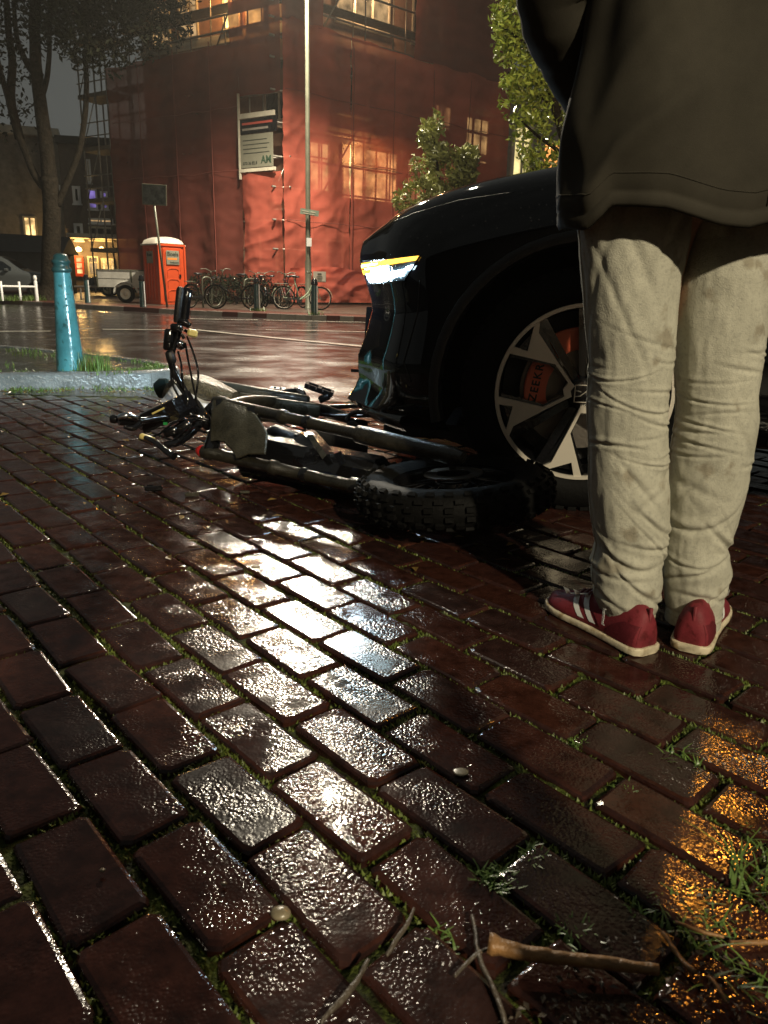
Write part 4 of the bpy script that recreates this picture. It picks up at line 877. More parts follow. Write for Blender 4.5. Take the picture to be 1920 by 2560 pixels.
# larger tree with wet leaves at the right
dt = 13.5
t3 = thing('tree', 'street tree with wet glinting leaves partly hidden by the dark coat', 'tree', D(1420, 900, dt)); t3.location.z = ZF; b_ = t3.location.copy()
mb = MB(); limb(mb, [b_, D(1440, 500, dt), D(1420, 380, dt), D(1370, 200, dt), D(1330, -60, dt)], .12, .05); mb.build('trunk', M['bark'], t3, local=False, smooth=True)
for q_ in [(1290, 290), (1270, 180), (1240, 60), (1330, 420)]:
    mb = MB(); limb(mb, [D(1400, q_[1] + 90, dt), D((1400 + q_[0]) / 2, q_[1] + 50, dt - .1), D(*q_, dt - .1)], .035, .01, 6); mb.build('branch', M['bark'], t3, local=False, smooth=True)
mb = MB()
for k, (x, y, rx, rz_, n) in enumerate([(1290, 60, .42, .5, 900), (1270, 20, .3, .5, 450), (1330, 180, .5, .55, 1100), (1300, 240, .38, .4, 600), (1370, 330, .55, .5, 1000), (1310, 330, .32, .42, 480), (1330, 400, .30, .22, 380), (1420, 200, .6, .8, 900), (1440, 0, .9, .7, 1300), (1265, 110, .22, .3, 260), (1390, 420, .4, .2, 300)]):
    leaf_cloud(mb, D(x, y, dt), rx, .5, rz_, n, .062, 90 + k, -.02, 2.6)
tag(mb.build('crown', M['leafg'], t3, local=False), kind='stuff')
# bushes behind the bicycles
bs = thing('bush', 'low dark bush behind the parked bicycles', 'bush', G(560, 758, ZF)); mb = MB()
for k, x in enumerate((495, 540, 580, 620, 655)): leaf_cloud(mb, G(x, 762, ZF) + Vector((0, 1.2, .5)), .7, .45, .55, 900, .06, 120 + k, -.25, 2)
tag(mb.build('foliage', M['leafd'], bs, local=False), kind='stuff')
mb = MB()
for k in range(5): p_ = G(495 + 40 * k, 762, ZF) + Vector((0, 1.2, 0)); mb.tube([p_, p_ + Vector((.05, 0, .5))], .02, 5)
mb.build('stem', M['bark'], bs, local=False)
# orange glow lamp at a doorway beyond the right tree
p = D(1378, 400, 30.0); dl = thing('wall_lamp', 'small orange lit wall lamp seen through the right tree beside the coat', 'lamp', p)
mb = MB(); mb.box((0, 0, 0), (.5, .15, 1.1), ch=.05); mb.build('shade', emit('orange_glow', (1, .40, .10), 1.3), dl); mb = MB(); mb.box((0, .1, 0), (.6, .05, 1.2)); mb.build('back_plate', M['darkmetal'], dl)
# ================================================================== CARS
def smooth_pts(pts, n):   # resample a 2D/3D polyline with catmull-rom then by index
    return cr_spline([Vector(p) for p in pts], n)
def car_shell(stations, nsec=6, nst=5, xshift=None):
    """stations: list of (X, [ (y,z) bottom centre ... top centre ])  -> MB closed mirrored shell"""
    secs = [cr_spline([Vector((s[0], y, z)) for y, z in s[1]], nsec) for s in stations]
    npt = len(secs[0]); dens = []
    cols = [cr_spline([s[j] for s in secs], nst) for j in range(npt)]
    m_ = len(cols[0]); mb = MB(); rings = []
    for i in range(m_):
        half = [cols[j][i].copy() for j in range(npt)]
        for v in half:
            v.y = max(v.y, 0)
            if xshift: v.x += xshift(v)
        half[0].y = 0; half[-1].y = 0
        ring = [Vector((v.x, -v.y, v.z)) for v in half] + [v.copy() for v in half[-2:0:-1]]
        rings.append(ring)
    mb.loft(rings)
    n = len(rings[0])
    for e, base in ((0, 0), (m_ - 1, (m_ - 1) * n)):
        for j in range(npt - 1):
            a, b = base + j, base + j + 1; c_, d_ = (base + n - j) if j else base, base + n - j - 1
            if j == 0: f = (a, b, d_)
            elif b == d_: f = (a, b, c_)
            else: f = (a, b, d_, c_)
            mb.f.append(f if e == 1 else f[::-1]); mb.m.append(0)
    return mb
CT = rad(-10.0)
car = thing('parked_car', 'glossy black electric car with lit headlight stopped over the fallen bike', 'car', (-.012, 3.386, 0), CT)
CM = Matrix.Translation(car.location) @ Matrix.Rotation(CT, 4, 'Z'); CMI = CM.inverted()
WX, WR_, TW = .78, .372, .25          # front wheel
RX = 3.675
def sec(X, zb, yb, yr, zr, yw, zw, ys, zs, yh, zh, zc):
    return (X, [(0, zb), (yb * .6, zb), (yb, zb + .01), (yr, zr), (yw, zw), (ys, zs), (yh, zh), (yh * .55, (zh + zc) / 2 + .012), (0, zc)])
ST = [sec(0.00, .20, .44, .50, .28, .52, .55, .50, .78, .42, .84, .862),
      sec(0.07, .19, .56, .62, .28, .64, .55, .62, .78, .54, .868, .885),
      sec(0.20, .19, .70, .835, .29, .845, .56, .82, .80, .68, .925, .945),
      sec(0.42, .19, .78, .925, .30, .930, .58, .905, .84, .76, .985, 1.000),
      sec(0.90, .20, .80, .945, .32, .965, .62, .945, .90, .80, 1.045, 1.065),
      sec(1.30, .20, .80, .945, .30, .955, .66, .940, .93, .80, 1.075, 1.100),
      sec(1.55, .20, .80, .945, .28, .950, .66, .930, .95, .78, 1.12, 1.150),
      sec(2.00, .20, .80, .945, .28, .955, .66, .930, .98, .70, 1.42, 1.480),
      sec(2.50, .20, .80, .945, .28, .955, .68, .930, 1.0, .64, 1.58, 1.640),
      sec(3.20, .20, .80, .945, .28, .955, .70, .930, 1.02, .64, 1.60, 1.655),
      sec(3.90, .22, .80, .945, .34, .965, .72, .940, 1.02, .64, 1.52, 1.590),
      sec(4.45, .26, .74, .90, .40, .915, .72, .88, 1.02, .62, 1.28, 1.330),
      sec(4.74, .34, .60, .78, .46, .80, .72, .76, .98, .60, 1.06, 1.080)]
ST = [(X if X < .8 else X - .105, p) for X, p in ST]
def xs_(v):       # profile of the nose: plate recess, lower lip
    k = max(0.0, 1 - v.x / .40) ** 1.2
    s = interp([.15, .19, .26, .33, .42, .50, .60, .69, .76, .83, .90], [.10, .02, -.055, -.005, -.012, .020, .045, .015, -.012, -.005, .0], v.z)
    return s * k
shell = car_shell(ST, 7, 7, xs_)
body = shell.build('body', M['carpaint'], car, smooth=True)
# wheel arches are cut out of the shell
def cyl_obj(x, side, R, y0, y1):
    mb = MB(); mb.lathe([(R, 0), (R, y1 - y0)], 48, (x, side * y0, .375), Matrix.Rotation(rad(90 if side < 0 else -90), 3, 'X'), cap=True)
    o = bpy.data.objects.new('cut', mb.mesh('cut', M['blackplastic'])); COL.objects.link(o); o.matrix_world = CM.copy(); return o
bpy.context.view_layer.update()
cut = []
for x in (WX, RX):
    for s in (-1, 1): cut.append(cyl_obj(x, s, .435, .62, 1.1))
for c_ in cut:
    md = body.modifiers.new('b', 'BOOLEAN'); md.operation = 'DIFFERENCE'; md.object = c_; md.solver = 'EXACT'
bpy.context.view_layer.update()
dg = bpy.context.evaluated_depsgraph_get(); me2 = bpy.data.meshes.new_from_object(body.evaluated_get(dg)); body.modifiers.clear(); body.data = me2
for c_ in cut: bpy.data.objects.remove(c_)
try: me2.set_sharp_from_angle(angle=rad(38))
except Exception: pass
verts = [CM @ v.co for v in me2.vertices]
bvh = BVHTree.FromPolygons(verts, [tuple(p.vertices) for p in me2.polygons])
def surf(x, y, off=.003, bv=None, org=None):
    d = ray(x, y).normalized(); h = (bv or bvh).ray_cast(CAM, d)
    if h[0] is None: return None
    n = h[1] if h[1].dot(d) < 0 else -h[1]; return h[0] + n * off
def patch(name, quad, mt, parent, off=.004, nu=10, nv=4, bv=None, thick=0.0):
    """quad: photo corners (tl,tr,br,bl) of a panel lying on a surface: laid onto it, point by point"""
    tl_, tr_, br, bl = [Vector((*q, 0)) for q in quad]; rows = []
    last = None
    for q in range(60):
        c_ = (tl_ * (1 - q / 59) + tr_ * (q / 59)).lerp(bl.lerp(br, q / 59), .5); last = surf(c_.x, c_.y, off, bv)
        if last is not None: break
    for j in range(nv + 1):
        r = []
        for i in range(nu + 1):
            u, v = i / nu, j / nv; p = (tl_ * (1 - u) + tr_ * u) * (1 - v) + (bl * (1 - u) + br * u) * v
            h = surf(p.x, p.y, off, bv)
            if h is None: h = last
            if h is None: return None
            last = h; r.append(h)
        rows.append(r)
    mb = MB(); mb.grid(rows); return mb.build(name, mt, parent, local=False, smooth=True)
hlq = ((909, 652), (1052, 638), (1012, 702), (924, 708))
hl = patch('headlight', hlq, M['lens'], car, .004, 16, 6)
patch('indicator_strip', ((909, 657), (1050, 641), (1043, 652), (909, 672)), M['drl'], hl, .008, 16, 2)
patch('indicator_strip', ((910, 675), (932, 672), (934, 681), (914, 686)), M['drl'], hl, .008, 6, 2)
patch('indicator_core', ((910, 661), (952, 656), (950, 661), (910, 667)), M['drlw'], hl, .011, 8, 2)
for q_ in (((942, 686), (966, 682), (964, 697), (944, 700)), ((970, 681), (994, 677), (990, 694), (968, 697)), ((998, 676), (1018, 673), (1010, 689), (994, 692))):
    patch('led_unit', q_, M['led'], hl, .010, 6, 3)
patch('led_unit', ((1020, 668), (1038, 662), (1032, 673), (1018, 677)), M['led'], hl, .010, 4, 3)
patch('lens_trim', ((924, 706), (1012, 701), (1010, 705), (925, 711)), M['gloss'], hl, .009, 12, 1)
# shut lines and creases
def seam(name, pts, w=.0022, off=.001, mt='blackplastic', n=10):
    out = []
    for i in range(len(pts) - 1):
        for k in range(n):
            t = k / n; h = surf(lerp(pts[i][0], pts[i + 1][0], t), lerp(pts[i][1], pts[i + 1][1], t), off)
            if h is not None: out.append(h)
    if len(out) > 2: mb = MB(); mb.tube(out, w, 5); mb.build(name, M[mt], car, local=False, smooth=True)
seam('bonnet_seam', [(985, 553), (1045, 530), (1150, 500), (1300, 478)], .0016, -.0004)
seam('bumper_seam', [(1050, 700), (1045, 780), (1010, 905), (1030, 960)], .002)
0 and seam('crease', [(1040, 790), (1065, 760), (1120, 700)], .003, .001, 'carpaint')
# vertical air guide at the corner, lower lip, plate holder
0 and patch('air_curtain', ((938, 800), (962, 795), (958, 915), (930, 918)), M['gloss'], car, .005, 4, 10)
0 and patch('reflector_panel', ((1035, 800), (1068, 790), (1050, 865), (1028, 870)), M['gloss'], car, .006, 6, 8)
mb = MB(); lip = []
for k in range(21):
    y = -.86 + 1.72 * k / 20; X = .035 + .26 * abs(y / .86) ** 3.2 - .075; lip.append(Vector((X, y, .245)))
mb.loft([[p + Vector((.075, 0, -.05)) for p in lip], [p + Vector((.012, 0, -.035)) for p in lip], [p + Vector((-.012, 0, -.010)) for p in lip], [p + Vector((-.008, 0, .012)) for p in lip], [p + Vector((.05, 0, .035)) for p in lip], [p + Vector((.12, 0, .045)) for p in lip]], closed=False)
mb.build('front_splitter', M['gloss'], car, smooth=True)
mb = MB(); mb.box((-.022, 0, .53), (.026, .54, .125), Matrix.Rotation(rad(3), 3, 'Y'), ch=.004); mb.box((.02, 0, .53), (.08, .30, .08)); mb.build('plate_holder', M['gloss'], car)
mb = MB(); mb.box((-.05, -.30, .345), (.06, .04, .012)); mb.build('parking_sensor', M['gloss'], car)
# underside tray behind the bumper
mb = MB(); mb.box((.40, 0, .185), (.55, 1.4, .05), ch=.01); mb.add([(.30, -.80, .23), (.52, -.80, .23), (.46, -.80, .15), (.33, -.80, .19), (.30, -.60, .23), (.52, -.60, .23), (.46, -.60, .15), (.33, -.60, .19)], [(0, 1, 2, 3), (4, 7, 6, 5), (0, 4, 5, 1), (1, 5, 6, 2), (2, 6, 7, 3), (3, 7, 4, 0)]); mb.build('undertray', M['blackplastic'], car)
# arch liners and trims
qm, qp = Matrix.Rotation(rad(90), 3, 'X'), Matrix.Rotation(rad(-90), 3, 'X')
for x in (WX, RX):
    for s in (-1, 1):
        q_ = qm if s < 0 else qp
        mb = MB(); mb.loft([[Vector((x + R_ * math.cos(rad(a)), s * y, .375 + R_ * math.sin(rad(a)))) for a in range(-14, 195, 8)] for R_, y in ((.430, .935), (.432, .955), (.437, .968), (.452, .972), (.468, .962), (.47, .945))], closed=False); mb.build('arch_trim', M['blackplastic'], car, smooth=True, angle=50)
        mb = MB(); mb.loft([[Vector((x + R_ * math.cos(rad(a)), s * y, .375 + R_ * math.sin(rad(a)))) for a in range(-20, 201, 8)] for R_, y in ((.431, .95), (.428, .60), (.02, .60))], closed=False); mb.build('arch_liner', M['liner'], car)
# glazing
def side_glass(s):
    for (a, b_, nm) in ((1.78, 2.62, 'side_window'), (2.68, 3.55, 'side_window'), (3.61, 4.05, 'side_window')):
        rows = []
        for j in range(5):
            v = j / 4; r = []
            for i in range(9):
                X = lerp(a, b_, i / 8); z0 = 1.03; z1 = interp([1.75, 2.1, 2.6, 3.4, 4.1], [1.10, 1.36, 1.50, 1.50, 1.28], X); z = lerp(z0, z1, v)
                h = bvl.ray_cast(Vector((X, s * 3, z)), Vector((0, -s, 0))); r.append(h[0] + Vector((0, s * .004, 0)) if h[0] else Vector((X, s * .8, z)))
            rows.append(r)
        mb = MB(); mb.grid(rows); mb.build(nm, M['glass'], car, smooth=True)
bvl = BVHTree.FromPolygons([v.co.copy() for v in me2.vertices], [tuple(p.vertices) for p in me2.polygons])
for s in (-1, 1): side_glass(s)
def top_glass(nm, X0, X1, w):
    rows = []
    for j in range(9):
        X = lerp(X0, X1, j / 8); r = []
        for i in range(11):
            y = lerp(-w, w, i / 10); h = bvl.ray_cast(Vector((X, y, 3)), Vector((0, 0, -1))); r.append(h[0] + Vector((0, 0, .004)))
        rows.append(r)
    mb = MB(); mb.grid(rows); mb.build(nm, M['glass'], car, smooth=True)
top_glass('windscreen', 1.58, 2.30, .62); top_glass('rear_window', 4.05, 4.60, .55); top_glass('glass_roof', 2.45, 3.7, .5)
for s in (-1, 1):
    mb = MB(); mb.box((1.95, s * 1.03, 1.06), (.16, .20, .13), ch=.03); mb.box((1.92, s * .94, 1.01), (.06, .12, .04)); mb.build('door_mirror', M['carpaint'], car, smooth=True, angle=40)
    for X in (2.45, 3.35): mb = MB(); mb.box((X, s * .957, .86), (.20, .012, .03), ch=.003); mb.build('door_handle', M['gloss'], car)
    for X in (1.72, 2.65, 3.58): 
        mb = MB(); pts = []
        for z in [.34 + .08 * k for k in range(8)]:
            h = bvl.ray_cast(Vector((X, s * 3, z)), Vector((0, -s, 0)))
            if h[0]: pts.append(h[0])
        if len(pts) > 2: mb.tube(pts, .003, 4); mb.build('door_seam', M['blackplastic'], car)
    mb = MB(); mb.box((2.33, s * .925, .27), (2.0, .06, .09), ch=.02); mb.build('sill_trim', M['blackplastic'], car)
mb = MB(); mb.box((4.72, 0, .86), (.06, 1.2, .035)); mb.build('tail_light', mat('tail_red', (.3, .01, .01), .2), car)
rd = MB(); rr_ = random.Random(2); cnt = 0
while cnt < 1500:
    X, y = rr_.uniform(.02, 2.2), rr_.uniform(-.97, .5); h_ = bvl.ray_cast(Vector((X, y, 3)), Vector((0, 0, -1)))
    if rr_.random() < .35: z_ = rr_.uniform(.5, 1.0); h_ = bvl.ray_cast(Vector((X, -3, z_)), Vector((0, 1, 0)))
    if h_[0] is None or h_[0].z < .4: continue
    if (h_[0].x - WX) ** 2 + (h_[0].z - .375) ** 2 < .47 ** 2 and h_[0].y < -.8: continue
    n_ = h_[1]; n_ = n_ if n_.z > -.2 else -n_
    if n_.y > .3: continue
    a_ = n_.orthogonal().normalized(); b_ = n_.cross(a_); s_ = rr_.uniform(.0012, .0034); cnt += 1
    ring1 = [h_[0] + (a_ * math.cos(q) + b_ * math.sin(q)) * s_ for q in [k * 1.2566 for k in range(5)]]; ring2 = [h_[0] + n_ * s_ * .45 + (a_ * math.cos(q) + b_ * math.sin(q)) * s_ * .6 for q in [k * 1.2566 for k in range(5)]]
    rd.loft([ring1, ring2]); k_ = len(rd.v); rd.v.append(tuple(h_[0] + n_ * s_ * .6)); 
    for i_ in range(5): rd.f.append((k_ - 5 + i_, k_ - 5 + (i_ + 1) % 5, k_)); rd.m.append(0)
rdo = rd.build('raindrops', mat('water_drop', (.02, .02, .022), .03, spec=1.0, coat=1.0), car, smooth=True); rdo['kind'] = 'stuff'
# --- wheels
tri = [(.80, 23.5), (.95, 20.5), (.95, 39.5)]
def P2(r, a): return (r * math.cos(rad(a)), r * math.sin(rad(a)))
def make_wheel(x, side, detail):
    w = bpy.data.objects.new('wheel', None); COL.objects.link(w); w.parent = car; w.location = (x, side * (.945 - TW / 2) , WR_ + .0)
    q_ = qm if side < 0 else qp                     # local +z of a profile points outwards
    if side < 0: w.rotation_euler = (0, 0, rad(2.5))
    R = .268
    t = MB(); h = TW / 2
    prof = [(R - .012, h - .015), (R + .002, h - .004), (R + .018, h + .006), (R + .05, h + .008), (WR_ - .022, h - .002), (WR_ - .006, h - .02), (WR_, h - .045)]
    for gz in (.07, .03, -.01, -.05): prof += [(WR_, gz + .006), (WR_ - .008, gz + .004), (WR_ - .008, gz - .004), (WR_, gz - .006)]
    prof += [(WR_, -h + .045), (WR_ - .022, -h + .002), (R, -h)]
    t.lathe(prof, 72, (0, 0, 0), q_)
    for k in range(60):                               # shoulder blocks
        a = 2 * math.pi * k / 60
        if not detail: break
        c_ = Vector((math.cos(a) * (WR_ - .010), 0, math.sin(a) * (WR_ - .010))); m3 = Matrix.Rotation(-a, 3, 'Y')
        t.box(c_ + Vector((0, side * (h - .030), 0)), (.022, .030, .026), m3)
    t.build('tyre', M['rubber'], w, smooth=True, angle=35)
    F_ = lambda z: (lambda X, Y, Z: q_ @ Vector((X, Y, Z)))
    f = lambda X, Y, Z: q_ @ Vector((X, Y, Z))
    t = MB(); t.lathe([(R - .004, h - .03), (R, h - .004), (R - .004, h + .002), (R * .955, h + .001), (R * .945, h - .008), (R * .93, h - .05), (R * .90, -h + .02), (R * .95, -h)], 72, (0, 0, 0), q_)
    t.build('barrel', M['silver'] if False else M['gloss'], w, smooth=True, angle=40)
    t = MB(); t.lathe([(R * 1.0, h - .004), (R * .996, h + .004), (R * .955, h + .004), (R * .95, h - .004)], 72, (0, 0, 0), q_)
    zs0, zs1 = h - .016, h + .001
    def poly(pts, z0=zs0, z1=zs1):
        t.prism([(x_ * R, y_ * R) for x_, y_ in pts], z0, z1, f)
    base = 169
    for pr in range(3):
        ax = base + 120 * pr
        for s in (1, -1):
            A_ = lambda r, a: P2(r, ax + s * a)
            for pts in ([A_(.215, 22), A_(.21, 31), A_(.47, 36.5), A_(.47, 32)],
                        [A_(.47, 32), A_(.80, 23.5), A_(.952, 20.5), A_(.965, 15), A_(.91, 16)],
                        [A_(.47, 32), A_(.47, 36.5), A_(.86, 39), A_(.955, 44), A_(.955, 39.5), A_(.80, 23.5)]):
                if s < 0: pts = pts[::-1]
                poly(pts)
        poly([P2(.215, ax - 22), P2(.235, ax), P2(.215, ax + 22), P2(.21, ax + 31), P2(.135, ax + 27), P2(.15, ax), P2(.135, ax - 27), P2(.21, ax - 31)], zs0, zs1 - .001)
    t.build('rim_face', M['silver'], w)
    # recessed black spokes and hub
    t = MB()
    for pr in range(3):
        ax = base + 120 * pr
        for s in (1, -1):
            for (r0, a0, r1, a1, r2, a2, r3, a3, z) in ((.10, 0, .10, 60, .93, 52, .95, 43, h - .03),):
                pts = [P2(.16, ax + s * 35), P2(.22, ax + s * 58), P2(.95, ax + s * 49), P2(.95, ax + s * 43)]
                if s < 0: pts = pts[::-1]
                t.prism([(x_ * R, y_ * R) for x_, y_ in pts], h - .055, h - .022, f)
            pts = [P2(.20, ax + s * 20), P2(.2, ax + s * 34), P2(.48, ax + s * 38.5), P2(.93, ax + s * 44), P2(.93, ax + s * 13), P2(.88, ax + s * 14), P2(.46, ax + s * 29)]
            if s < 0: pts = pts[::-1]
            t.prism([(x_ * R, y_ * R) for x_, y_ in pts], h - .060, h - .0165, f)
    t.lathe([(.001, h - .006), (R * .12, h - .006), (R * .17, h - .012), (R * .21, h - .03), (R * .22, h - .06)], 30, (0, 0, 0), q_)
    t.build('spoke_inlay', M['gloss'], w, smooth=True, angle=25)
    t = MB(); t.lathe([(R * .20, .02), (R * .70, .02), (R * .70, -.005), (R * .20, -.005)], 40, (0, 0, 0), q_); t.build('brake_disc', M['disc'], w, smooth=True, angle=40)
    t = MB(); t.lathe([(.001, -.06), (R * .90, -.06)], 30, (0, 0, 0), q_); t.build('hub_carrier', M['blackplastic'], w)
    for k in range(5):
        a = rad(72 * k + 20); t = MB(); t.lathe([(.011, .0), (.011, h - .03), (.008, h - .025), (.001, h - .025)], 8, q_ @ Vector((R * .15 * math.cos(a), R * .15 * math.sin(a), -.0)), q_)
        t.build('wheel_nut', M['darkmetal'], w)
    if detail:
        # square badge on the hub
        t = MB(); z = h - .004; s_ = .026; wd = .003
        for (a, b_) in (((-1, -1), (1, -1)), ((1, -1), (1, 1)), ((1, 1), (-1, 1)), ((-1, 1), (-1, -1))):
            t.box(q_ @ Vector(((a[0] + b_[0]) / 2 * s_, (a[1] + b_[1]) / 2 * s_, z)), (abs(a[0] - b_[0]) * s_ + wd, .003, abs(a[1] - b_[1]) * s_ + wd))
        t.tube([q_ @ Vector((-s_, -s_ * .35, z)), q_ @ Vector((-s_ * .4, -s_ * .3, z)), q_ @ Vector((s_ * .35, s_ * .3, z)), q_ @ Vector((s_, s_ * .35, z))], .0017, 4)
        t.tube([q_ @ Vector((-s_ * .9, s_ * .35, z)), q_ @ Vector((-s_ * .3, s_ * .2, z))], .0017, 4)
        t.build('badge', M['silver'], w)
    # calipers (fixed: they hang on the same hub)
    def caliper(ang, r, L_, wd, z0, z1, txt=None):
        pts = []; m_ = 8
        for k in range(m_ + 1): a = -L_ / 2 + L_ * k / m_; pts.append(P2(r + wd / 2, ang + math.degrees(a / r)))
        for k in range(m_ + 1): a = L_ / 2 - L_ * k / m_; pts.append(P2(r - wd / 2 + .004 * abs(a / L_), ang + math.degrees(a / r)))
        t = MB(); t.prism(pts, z0, z1 - .006, f); c0 = P2(r, ang); t.prism([(c0[0] + (x_ - c0[0]) * .90, c0[1] + (y_ - c0[1]) * .90) for x_, y_ in pts], z1 - .0059, z1, f)
        o_ = t.build('brake_caliper', M['caliper'], w)
        if txt:
            p = f(*P2(r, ang), z1 + .0005); a_ = rad(ang - 90)
            X_ = q_ @ Vector((math.cos(a_ ), math.sin(a_), 0)); Y_ = q_ @ Vector((-math.sin(a_), math.cos(a_), 0)); Z_ = X_.cross(Y_)
            mt_ = Matrix.Translation(p) @ Matrix((X_, Y_, Z_)).transposed().to_4x4(); text_mesh(txt, .034, M['ink'], 'lettering', o_, mt_, .001, bold=True, spacing=1.25)
        t = MB(); 
        for s in (-1, 1): c_ = P2(r * .98, ang + s * math.degrees(L_ * .62 / r)); t.lathe([(.014, z0), (.014, z1 - .01), (.001, z1 - .01)], 8, f(c_[0], c_[1], 0), q_)
        t.build('caliper_bolt', M['darkmetal'], o_)
    if detail:
        caliper(171, R * .53, .135, .068, .025, .068, 'ZEEKR'); caliper(118, R * .60, .115, .070, .022, .060)
    else: caliper(171, R * .53, .12, .065, .025, .06)
for x in (WX, RX):
    for s in (-1, 1): make_wheel(x, s, x == WX and s < 0)
# ------------------------------------------------------------------ two other cars far back on the left
def far_car(label, loc, rz, paint, prof=1.0):
    c_ = thing('parked_car', label, 'car', loc, rz)
    S = [sec(0, .22, .5, .62, .3, .66, .5, .62, .68, .5, .74, .76), sec(.15, .2, .7, .80, .3, .82, .52, .80, .74, .65, .82, .84), sec(.9, .2, .75, .86, .3, .88, .58, .86, .84, .7, .93, .95), sec(1.35, .2, .75, .86, .3, .88, .6, .86, .88, .68, .99, 1.01),
         sec(1.95, .2, .75, .86, .3, .88, .6, .86, .92, .56, 1.36, 1.40), sec(2.7, .2, .75, .86, .3, .88, .6, .86, .94, .56, 1.42, 1.46), sec(3.5, .2, .75, .86, .3, .88, .62, .86, .94, .55, 1.34, 1.38), sec(4.1, .25, .65, .82, .36, .84, .62, .80, .92, .5, .98, 1.0), sec(4.25, .3, .55, .74, .4, .76, .62, .72, .86, .46, .90, .92)]
    sh_ = car_shell(S, 4, 4); bd = sh_.build('body', paint, c_, smooth=True); bv = BVHTree.FromPolygons([Vector(v) for v in sh_.v], [tuple(f) for f in sh_.f])
    for s in (-1, 1):
        for a, b_ in ((1.60, 2.45), (2.52, 3.35)):
            rows = []
            for j in range(4):
                r = []
                for i in range(7):
                    X = lerp(a, b_, i / 6); z = lerp(.95, interp([1.5, 1.9, 2.6, 3.4], [.99, 1.26, 1.33, 1.22], X), j / 3); h_ = bv.ray_cast(Vector((X, s * 3, z)), Vector((0, -s, 0))); r.append(h_[0] + Vector((0, s * .006, 0)) if h_[0] else Vector((X, s * .7, z)))
                rows.append(r)
            mb = MB(); mb.grid(rows); mb.build('side_window', M['glass'], c_, smooth=True)
        for X in (.82, 3.35): small_wheel(c_, (X, s * .80, .31), .31, .2 * (1 if s < 0 else -1))
        mb = MB(); mb.box((.12, s * .62, .62), (.10, .26, .10), ch=.02); mb.build('headlight', M['lens'], c_, smooth=True)
        mb = MB(); mb.box((1.72, s * .92, .98), (.12, .16, .1), ch=.02); mb.build('door_mirror', paint, c_)
    rows = [[bv.ray_cast(Vector((lerp(1.42, 1.95, j / 4), y, 3)), Vector((0, 0, -1)))[0] + Vector((0, 0, .006)) for y in [-.5 + i * .125 for i in range(9)]] for j in range(5)]
    mb = MB(); mb.grid(rows); mb.build('windscreen', M['glass'], c_, smooth=True)
    return c_
pg = G(60, 752, ZF); 
far_car('silver grey hatchback behind the white guard rail, at the left edge', (pg.x - 1.5 + 1.9, pg.y + 2.6, ZF), rad(188), mat('grey_car_paint', (.10, .11, .11), .25, metal=.4, coat=.6))
pg = G(215, 745, ZF)
far_car('dark hatchback parked behind the trailer, its roof just visible', (pg.x - 1.7, pg.y + 5.2, ZF), rad(12), mat('dark_car_paint', (.02, .02, .024), .22, coat=.6))
